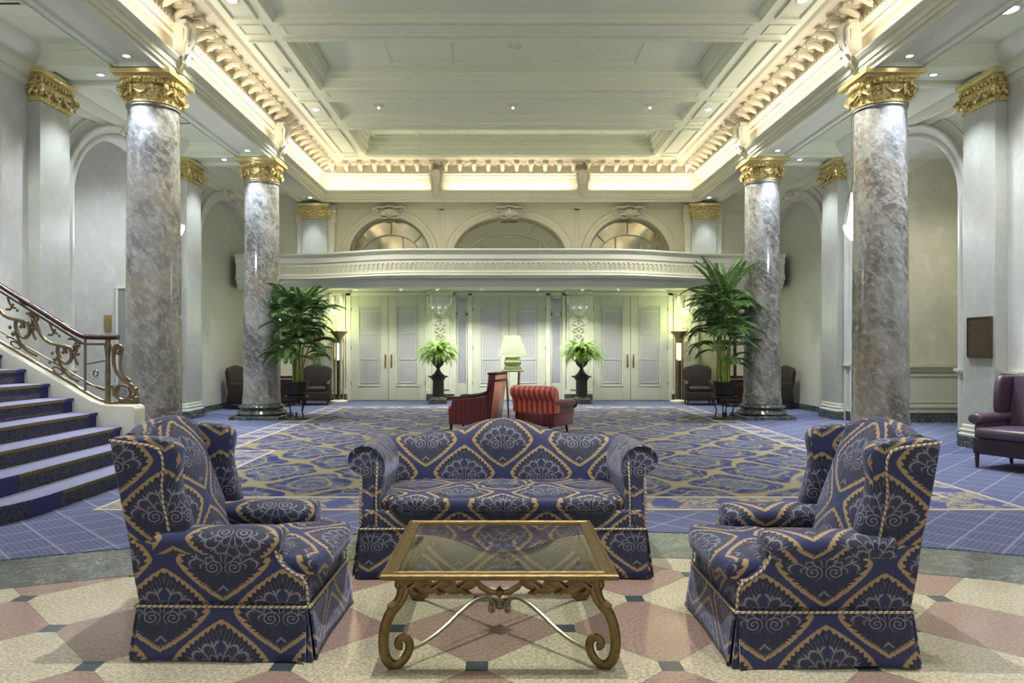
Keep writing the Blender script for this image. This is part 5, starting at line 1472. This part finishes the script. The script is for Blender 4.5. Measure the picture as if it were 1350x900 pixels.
# ================================================================ TORCHIERES
def torch(x, lb):
    t = thing('torchiere', lb, 'lamp', (x, 19.75, .009), 0, 'brass torchiere lamps')
    g = G(); g.lathe([(0, 0), (.24, 0), (.245, .03), (.22, .05), (.10, .07), (0, .08)], 32); g.build('base', cream2, t)
    for k in range(4):
        a = k*PI/2+.4; g = G(); g.lathe([(.018, .07), (.018, 1.72), (.028, 1.74), (.018, 1.77)], 10, (.12*math.cos(a), .12*math.sin(a), 0)); g.build('rod', brass, t)
    g = G(); g.lathe([(.05, .08), (.05, 1.16)], 16); g.build('core_tube', bronze, t)
    g = G(); g.lathe([(.036, 1.16), (.04, 1.2), (.036, 1.62)], 16); g.build('lit_tube', torch_glow, t)
    g = G(); g.lathe([(.05, 1.62), (.09, 1.75), (.17, 1.85), (.24, 1.92), (.25, 1.95), (.23, 1.95), (.15, 1.88), (0, 1.86)], 32); g.build('dish', brass, t)
    g = G(); g.lathe([(0, 1.885), (.14, 1.89), (.14, 1.90), (0, 1.905)], 24); g.build('bulb', torch_glow, t)
    lamp('torchiere_light', 'POINT', (0, -.15, 2.25), L_TORCH, (.90, 1.0, .45), .12, parent=t)
    return t
torch(-4.70, 'tall brass torchiere lighting the wall left of the doors'); torch(4.68, 'tall brass torchiere lighting the wall right of the doors')

# ================================================================ TABLE LAMP ON STAND
lt = thing('lamp_stand', 'slender brass stand with tapering legs between the two red armchairs', 'table', (-.015, 13.4, .0165))
for k in range(4):
    a = PI/4+k*PI/2; g = G(); g.tube([(.17*math.cos(a), .17*math.sin(a), 1.03), (.13*math.cos(a), .13*math.sin(a), .5), (.10*math.cos(a), .10*math.sin(a), 0)], [.022, .018, .014], 8); g.build('leg', brass, lt)
g = G(); g.lathe([(.0, 0), (.16, 0), (.16, .02), (0, .02)], 24); g.build('foot_plate', brass, lt)
g = G(); g.lathe([(0, 1.03), (.20, 1.03), (.215, 1.05), (.20, 1.07), (0, 1.07)], 32); g.build('top', jade, lt)
tl = thing('table_lamp', 'lit lamp with pale green shade on the brass stand', 'lamp', (-.015, 13.4, 1.0875))
g = G(); g.lathe([(0, 0), (.17, 0), (.17, .04), (.12, .07), (.155, .10), (.165, .14), (.13, .18), (.10, .20), (.14, .22), (.14, .25), (.05, .27), (.02, .30), (.02, .34)], 28, sq=4); g.build('lamp_base', jade, tl)
g = G(); g.lathe([(.275, .26), (.13, .63)], 40, cap=False); g.build('lamp_shade', shade_m, tl, solid=.004)
g = G(); g.lathe([(0, .62), (.015, .63), (.02, .65), (0, .67)], 10); g.tube([(0, 0, .3), (0, 0, .63)], .006, 6); g.tube([(-.13, 0, .62), (.13, 0, .62)], .003, 5); g.build('finial', brass, tl)
lamp('bulb_light', 'POINT', (0, 0, .46), 6, (.95, 1, .80), .05, parent=tl)

# ================================================================ RED ARMCHAIRS (front = -Y)
def box_chair(loc, rz, lb):
    t = thing('red_armchair', lb, 'armchair', loc, rz)
    g = G(); g.bb(-.35, .35, -.38, .34, .14, .36); g.build('seat_base', darkred, t, bevel=.02, seg=3)
    g = G(); g.bb(-.27, .27, -.42, .24, .36, .47); g.build('seat_cushion', redstripe, t, bevel=.04, seg=4)
    P = [(.22, .12), (.36, .12), (.44, 1.02), (.36, 1.05), (.31, 1.0)]
    g = G(); g.prism([(.24, .14), (.37, .14), (.47, 1.02), (.35, 1.02)], (-.33, .33), lambda a, b, d: (d, a, b)); g.build('backrest', darkred, t, bevel=.02, seg=3)
    g = G(); g.add([(-.325, .385, .14), (.325, .385, .14), (.325, .482, 1.0), (-.325, .482, 1.0)], [(0, 1, 2, 3)], [((0, 0), (.65, 0), (.65, .87), (0, .87))]); o = g.build('back_panel', pinkstripe, t, solid=.006); o['label'] = 'salmon striped outside back'
    g = G(); g.bb(-.34, .34, .335, .49, 1.01, 1.05); g.bb(-.34, .34, .455, .495, .90, .93); g.build('top_rail', mahog, t, bevel=.01)
    for sx in (-1, 1):
        g = G(); g.prism([(-.36, .14), (-.38, .40), (-.33, .44), (-.30, .58), (.33, .64), (.33, .14)], (sx*.28, sx*.37), lambda a, b, d: (d, a, b)); g.build('arm_panel', darkred, t, bevel=.012)
        g = G(); g.loft([[(sx*.325+a, y, z+b) for a, b in ((-.045, 0), (-.035, .03), (.035, .03), (.045, 0), (.035, -.02), (-.035, -.02))] for y, z in ((-.40, .575), (-.36, .595), (-.2, .60), (.1, .635), (.32, .70), (.40, .85))]); g.build('arm_rest', mahog, t)
        for y, h in ((-.34, .15), (.33, .15)):
            g = G(); g.tube([(sx*.31, y, .15), (sx*.31, y, .0)], [.03, .018], 8); g.build('leg', mahog, t)
    return t
box_chair((-.69, 12.75, .0165), -PI/2-.30, 'red armchair seen from the side, salmon striped back toward the lamp')
def tub_chair(loc, rz, lb):
    t = thing('red_tub_armchair', lb, 'armchair', loc, rz)
    g = G(); g.lathe([(.30, .13), (.36, .15), (.37, .34), (.34, .38), (0, .38)], 40, sx=1.08, sy=1.0, sq=3.2); g.build('seat_base', darkred, t, ang=60)
    g = G(); g.lathe([(0, .36), (.26, .36), (.29, .39), (.29, .45), (.25, .48), (0, .49)], 32, (0, -.05, 0), sq=3.5); g.build('seat_cushion', redstripe, t, ang=60)
    sec = [(.20, .36), (.20, .60), (.225, .72), (.27, .79), (.34, .825), (.41, .81), (.455, .755), (.455, .69), (.425, .635), (.385, .60), (.36, .55), (.35, .36)]
    g = G(); rings = []
    for x, f in ((-.43, .88), (-.425, .97), (-.405, 1.0), (-.2, 1.01), (0, 1.015), (.2, 1.01), (.405, 1.0), (.425, .97), (.43, .88)):
        rings.append([(x, .33+(a-.33)*f, .60+(b-.60)*f) for a, b in sec])
    g.loft(rings); g.build('rolled_back', redstripe, t, ang=60)
    sec2 = [(.30, .30), (.29, .46), (.31, .55), (.35, .585), (.41, .58), (.44, .535), (.43, .48), (.40, .45), (.39, .30)]
    for sx in (-1, 1):
        g = G(); rings = []
        for y, f in ((-.37, .85), (-.365, .97), (-.34, 1.0), (0, 1.0), (.22, 1.02), (.33, 1.04)):
            rings.append([(sx*(.36+(a-.36)*f), y, .45+(b-.45)*f + .05*max(0, y)) for a, b in sec2])
        g.loft(rings); g.build('rolled_arm', darkred, t, ang=60)
    g = G(); g.bb(-.40, .40, -.34, .35, .13, .40); g.build('lower_body', darkred, t, bevel=.03, seg=3)
    for sx in (-1, 1):
        g = G(); g.lathe([(0, -.09), (.05, -.08), (.07, -.02), (.07, .04), (.04, .08), (0, .09)], 14, (sx*.375, -.375, .50)); g.build('arm_end', mahog, t)
        for y in (-.28, .26):
            g = G(); g.tube([(sx*.27, y, .15), (sx*.29, y*1.05, 0)], [.03, .018], 8); g.build('leg', mahog, t)
    return t
tub_chair((.53, 12.6, .018), PI-.62, 'red striped tub armchair seen from behind, right of the lamp')

# ================================================================ PLUM LEATHER CHAIR (front = -Y)
pc = thing('leather_wing_armchair', 'plum leather wing armchair at the right edge by the pilaster', 'armchair', (6.13, 8.72, .009), -PI/2+.44)
g = G(); g.bb(-.375, .375, -.40, .36, .17, .37); g.build('seat_rail', plain('plum_leather_dark', (.035, .02, .03), .4, 0, .15, 4), pc, bevel=.02, seg=3)
g = G(); g.bb(-.33, .33, -.46, .26, .37, .50); g.build('seat_cushion', purple, pc, bevel=.055, seg=5)
g = G(); g.prism([(.18, .42), (.34, .42), (.47, 1.12), (.42, 1.16), (.33, 1.14)], (-.31, .31), lambda a, b, d: (d, a, b)); g.build('backrest', purple, pc, bevel=.045, seg=4)
for sx in (-1, 1):
    g = G(); g.prism([(-.37, .20), (-.37, .50), (-.33, .58), (.33, .58), (.36, .20)], (sx*.29, sx*.375), lambda a, b, d: (d, a, b)); g.build('arm_panel', purple, pc, bevel=.02, seg=3)
    g = G(); rings = []
    for y, f in ((-.415, .1), (-.42, .6), (-.405, .93), (-.37, 1), (-.2, 1), (.1, .95), (.30, .92)):
        rings.append([(sx*.345+.085*f*math.cos(2*PI*k/20), y, .60+.07*f*math.sin(2*PI*k/20)) for k in range(20)])
    g.loft(rings); g.build('arm_roll', purple, pc, ang=80)
    g = G(); g.prism([(.38, .58), (.06, .62), (.02, .72), (.03, .90), (.05, 1.04), (.12, 1.13), (.30, 1.13), (.46, 1.12)], (sx*.29, sx*.37), lambda a, b, d: (d+sx*.02, a, b)); g.build('wing', purple, pc, bevel=.035, seg=4)
    for y in (-.36, .32):
        g = G(); g.tube([(sx*.34, y, .18), (sx*.34, y+(.03 if y > 0 else 0), .0)], [.032, .022], 4); g.build('leg', darkwood, pc)

# ================================================================ DARK CHAIRS AND TABLES NEAR THE DOOR WALL
def dark_chair(loc, rz, lb):
    t = thing('dark_armchair', lb, 'armchair', loc, rz, 'dark brown armchairs at the back')
    g = G(); g.bb(-.36, .36, -.36, .34, .14, .36); g.build('seat_base', brownleather, t, bevel=.02, seg=3)
    g = G(); g.bb(-.29, .29, -.38, .24, .36, .48); g.build('seat_cushion', brownleather, t, bevel=.045, seg=4)
    P = [(-.33, .35), (-.36, .70), (-.37, .92), (-.30, 1.0), (-.15, 1.03), (0, 1.06), (.15, 1.03), (.30, 1.0), (.37, .92), (.36, .70), (.33, .35)]
    g = G(); g.prism(P, (.20, .33), lambda a, b, d: (a, d+.12*(b-.35), b)); g.build('backrest', brownleather, t, bevel=.035, seg=4)
    for sx in (-1, 1):
        g = G(); g.prism([(-.34, .15), (-.36, .56), (-.30, .62), (.30, .64), (.30, .15)], (sx*.28, sx*.38), lambda a, b, d: (d, a, b)); g.build('arm_panel', brownleather, t, bevel=.03, seg=3)
        for y in (-.31, .28):
            g = G(); g.tube([(sx*.31, y, .15), (sx*.32, y*1.03, 0)], [.026, .018], 8); g.build('leg', darkwood, t)
    return t
dc = dark_chair((-5.10, 18.9, .009), .15, 'dark armchair with arched back between the left palm and torchiere')
copy_tree(dc, None, (4.98, 18.9, .009), -.15, 'dark armchair with arched back between the right palm and torchiere')
copy_tree(dc, None, (-6.45, 17.6, .009), PI/2-.25, 'dark armchair against the left side wall, half behind the column')
copy_tree(dc, None, (6.45, 17.6, .009), -PI/2+.25, 'dark armchair against the right side wall, half behind the column')
def dark_table(loc, lb, plb):
    t = thing('dark_table', lb, 'table', loc, 0, 'dark wooden tables at the back')
    g = G(); g.bb(-.42, .42, -.32, .32, .66, .70); g.bb(-.38, .38, -.28, .28, .50, .66); g.build('table_top', darkwood, t, bevel=.008)
    for sx in (-1, 1):
        for sy in (-1, 1):
            g = G(); g.lathe([(.03, .5), (.035, .42), (.02, .3), (.03, .1), (.02, .0)], 10, (sx*.36, sy*.26, 0)); g.build('leg', darkwood, t)
    g = G(); g.bb(-.36, .36, -.26, .26, .15, .19); g.build('shelf', darkwood, t)
    s = thing('folding_screen', plb, 'screen', (loc[0]*1.075, loc[1]+.75, .009), 0, 'dark framed screens at the back')
    for k, (x, a) in enumerate(((-.52, .35), (0, -.35), (.52, .35))):
        g = G(); R = Matrix.Rotation(a, 3, 'Z')
        for (c, d) in (((-.26, 0, .95), (.06, .04, 1.9)), ((.26, 0, .95), (.06, .04, 1.9)), ((0, 0, 1.87), (.5, .04, .06)), ((0, 0, .72), (.5, .04, .06)), ((0, 0, .06), (.5, .04, .08))):
            c = R @ Vector(c); g.box((c.x+x, c.y, c.z), d, rot=R)
        f = g.build('screen_frame', darkwood, s, bevel=.006)
        g = G(); c = R @ Vector((0, 0, 0)); g.box((x, 0, 1.3), (.47, .012, 1.1), rot=R); g.box((x, 0, .4), (.47, .014, .6), 1, rot=R); g.build('screen_panel', [cream2, darkwood], f)
dark_table((-5.95, 18.35, .009), 'dark wooden table behind the left palm planter', 'dark framed folding screen behind the left column')
dark_table((5.85, 18.35, .009), 'dark wooden table behind the right palm planter', 'dark framed folding screen behind the right column')

# ================================================================ CRYSTAL PENDANTS
def pendant(x, lb):
    t = thing('crystal_pendant', lb, 'lamp', (x, 12.85, ZA), 0, 'crystal pendant lights in the side aisles')
    g = G(); g.lathe([(0, -.04), (.06, -.03), (.07, 0), (0, 0)], 20); g.tube([(0, 0, -.03), (0, 0, -1.45)], .004, 6); g.build('rod', brass, t)
    g = G(); rd = random.Random(4)
    for i in range(26):
        z = -1.45-.55*i/26; r = .008+.062*(i/26)**1.6
        n = 6+i//3
        for k in range(n): a = 2*PI*k/n+i*.4; g.lathe([(0, -.016), (.009, 0), (0, .016)], 5, (r*math.cos(a), r*math.sin(a), z))
    for i in range(9):
        z = -2.02-.025*i; r = .125*math.cos(i/9*1.35)
        n = 20
        for k in range(n): a = 2*PI*k/n+i*.3; g.lathe([(0, -.02), (.014, 0), (0, .02)], 5, (r*math.cos(a), r*math.sin(a), z))
    g.lathe([(0, -2.29), (.03, -2.27), (0, -2.23)], 8)
    tag(g.build('crystal_strings', crystal_glow, t), None, kind='stuff')
    g = G(); g.lathe([(.12, -2.0), (.132, -2.01), (.132, -2.03), (.12, -2.03)], 32); g.build('frame_ring', brass, t)
    lamp('pendant_light', 'POINT', (0, 0, -2.12), L_AISLE, (.92, .95, 1.0), .16, parent=t)
pendant(-6.05, 'crystal pendant in the left aisle, mostly behind the near column'); pendant(6.05, 'crystal pendant in the right aisle beside the near column')

# ================================================================ PLAQUE, VENTS
pq = thing('bronze_plaque', 'dark bronze plaque with fine relief lines on the right pilaster', 'plaque', (XW-.182, 10.42, 1.64))
g = G(); g.bb(-.03, 0, -.26, .26, -.30, .30); g.build('plaque_body', bronze, pq, bevel=.006)
g = G(); g.sweep([(-.255, -.295), (.255, -.295), (.255, .295), (-.255, .295)], [(0, -.03), (0, -.04), (.014, -.04), (.014, -.03)], lambda a, b, h: (h, a, b), 0, True); g.build('rim', bronze, pq)
g = G(); rd = random.Random(2)
for k in range(17):
    z = .24-.03*k; w_ = rd.uniform(.12, .21); g.bb(-.034, -.03, -w_, w_, z-.006, z+.006)
g.build('relief_lines', plain('bronze_light', (.20, .14, .10), .4, .7), pq)
def vent(x, y, lb):
    t = thing('ceiling_vent', lb, 'vent', (x, y, ZA-.001), 0, 'slot vents in the aisle ceilings')
    g = G(); g.bb(-.26, .26, -.06, .06, -.012, 0); g.build('vent_frame', cream, t, bevel=.003)
    g = G(); g.bb(-.24, .24, -.022, .022, -.0145, -.011); g.build('slot', black, t)
vent(-6.35, 8.75, 'dark slot vent in the aisle ceiling at the top left corner'); vent(-6.25, 13.4, 'dark slot vent in the left aisle ceiling behind the near column')

# ================================================================ DOWNLIGHTS
def downlight(loc, lb, e=0.0, c=(1, .97, .9), angle=100, r=.075, blend=.7, grp='recessed downlights'):
    t = thing('ceiling_downlight', lb, 'ceiling light', loc, 0, grp)
    g = G(); g.lathe([(r*.85, -.001), (r*.9, -.008), (r*1.25, -.010), (r*1.35, .0)], 24, cap=False); g.build('trim_ring', cream, t)
    g = G(); g.lathe([(0, -.004), (r*.86, -.004), (r*.86, -.0015), (0, -.0015)], 20); g.build('lens', lampglow, t)
    if e: lamp('downlight_beam', 'SPOT', (0, 0, -.03), e, c, .06, angle=angle, blend=blend, parent=t)
rows = [(15.05, 'third'), (10.35, 'second'), (5.7, 'nearest')]
for sx, nm in ((-1, 'left'), (1, 'right')):
    for y, w_ in rows:
        downlight((sx*4.12, y, ZC-.0), 'recessed downlight in the ceiling border on the %s, %s' % (nm, {'third': 'near the far wall', 'second': 'at the top edge of the photo', 'nearest': 'overhead of the sofa group'}[w_]), L_SPOT*(.35 if w_ == 'nearest' else 1), (1, .97, .88), 106, blend=.9)
    for y, w_ in ((9.85, 'nearer'), (14.55, 'farther')):
        downlight((sx*5.38, y, 5.50), 'recessed downlight in the beam soffit in front of the %s %s capital' % (w_, nm), L_SPOT*.42, (.74, .82, 1.0), 74, .05)
        downlight((sx*5.38, y+1.3, 5.50), 'recessed downlight in the beam soffit just beyond the %s %s capital' % (w_, nm), L_SPOT*.18, (.80, .86, 1.0), 70, .05)
    for y, w_ in ((10.5, 'nearer'), (15.2, 'farther')):
        downlight((sx*6.1, y, 5.49), 'recessed downlight in the cross beam over the %s aisle by the %s column' % (nm, w_), L_SPOT*.25, (.84, .90, 1.0), 90, .05)
    downlight((sx*5.30, 19.05, 5.50), 'small downlight above the %s far pilaster' % nm, 120, (.82, .86, 1.0), 62, .05)
    for y, w_ in ((8.3, 'before the near column'), (3.6, 'near the camera')):
        downlight((6.1 if (sx > 0 and y > 8) else sx*6.45, 8.94 if (sx > 0 and y > 8) else y, ZA), 'round aisle ceiling downlight on the %s, %s' % (nm, w_), L_SPOT*.45, (.95, .96, 1.0), 110, .12)
for k, x in enumerate((-4.1, -2.9, -1.94, -.75, .75, 1.96, 2.9, 4.1)):
    downlight((x, 19.3 if k in (2, 5) else 19.1, 3.06 if k in (2, 5) else 3.045), 'small downlight under the balcony, %s' % ('outermost left', 'over the left doors', 'before the left corbel', 'left over the central doors', 'right over the central doors', 'before the right corbel', 'over the right doors', 'outermost right')[k], L_BALC*(.8 if k in (2, 5) else 2.6 if k in (3, 4) else 1), (.97, .97, .86), 120, .035)
for sx, nm in ((-1, 'left'), (1, 'right')):
    downlight((-.22 if sx < 0 else 1.6, 3.72 if sx < 0 else 3.2, ZC+.335), 'recessed downlight in the coffer above the sofa group, %s one' % nm, L_FRONT*(1 if sx < 0 else .45), (1, .97, .92), 62, .08)
def rosette(loc, lb):
    g = G(); g.lathe([(0, -.05), (.03, -.045), (.05, -.02), (.11, -.015), (.13, 0), (0, 0)], 20)
    for k in range(8): a = k*PI/4; g.lathe([(0, -.02), (.025, -.008), (.02, 0)], 8, (.085*math.cos(a), .085*math.sin(a), -.012))
    o = g.build('ceiling_rosette', orn); o.location = loc; tag(o, lb, 'ornament', 'small plaster rosettes on the ceiling')
rosette((.02, 15.06, ZC+.09), 'small plaster rosette in the middle of the shallow ceiling panel'); rosette((-2.8, 15.06, ZC+.09), 'small plaster rosette at the left of the shallow ceiling panel'); rosette((2.9, 15.06, ZC+.09), 'small plaster rosette at the right of the shallow ceiling panel')
for x in (.02, -2.8, 2.9):  # lamps added at the unlit rosettes to brighten the balcony front
    o = thing('balcony_fill_lamp', 'added fill lamp in the %s rosette of the shallow ceiling panel, turned to the balcony' % ('middle' if abs(x) < 1 else 'left' if x < 0 else 'right'), 'ceiling light', (x, 15.06, ZC+.035), 0, 'added fill lamps in the ceiling')
    g = G(); g.lathe([(0, -.03), (.022, -.022), (.03, 0), (.022, .02), (0, .025)], 16); g.build('eyeball', fillglow, o)
    lamp('balcony_fill_beam', 'SPOT', (0, .05, -.06), L_BALC_FILL, (1, .98, .92), .04, (math.radians(38), 0, 0), 88, .9, parent=o)
rosette((.02, 12.75, ZC+.36), 'small plaster rosette in the deep coffer'); rosette((.02, 10.4, ZC+.09), 'small plaster rosette at the top edge of the photo')
rosette((-4.12, 12.9, ZC), 'gilt rosette in the left ceiling border')

# ================================================================ COVE STRIPS
cv = thing('cove_light', 'continuous warm light strip hidden behind the lip of the cornice', 'light', (0, 0, 5.74))
g = G()
for sx in (-1, 1): a, b = sorted((sx*(HX-.04), sx*(HX+.02))); g.bb(a, b, HY0+.2, HY1-.1, -.02, -.005)
g.bb(-HX, HX, HY1-.02, HY1+.04, -.02, -.005); g.build('strip', cream, cv)
for sx in (-1, 1):     # the strip is broken behind each scroll bracket
    for ya, yb in ((3.4, 10.22), (10.78, 14.92), (15.48, 19.15)):
        lamp('cove_glow', 'AREA', (sx*(HX-.02), (ya+yb)/2, .015), L_COVE*1.0*(yb-ya), (1, .90, .74), .05, (PI, 0, 0), sy=yb-ya, parent=cv)
for xa, xb in ((-4.9, -2.2), (-1.7, 1.7), (2.2, 4.9)):
    lamp('cove_glow', 'AREA', ((xa+xb)/2, HY1-.02, .015), L_COVE*1.0*(xb-xa), (1, .90, .74), xb-xa, (PI, 0, 0), sy=.05, parent=cv)

downlight((8.5, 12.6, 5.265), 'added unseen downlight brightening the right side passage behind the arch', 150, (1, .97, .84), 130, .06)  # added lamp, hidden from view, that brightens the right passage
downlight((-8.3, 12.6, 5.95), 'added unseen downlight brightening the left side passage behind the arch', 380, (.90, .94, 1.0), 130, .08)  # added lamp, hidden from view, that brightens the left passage
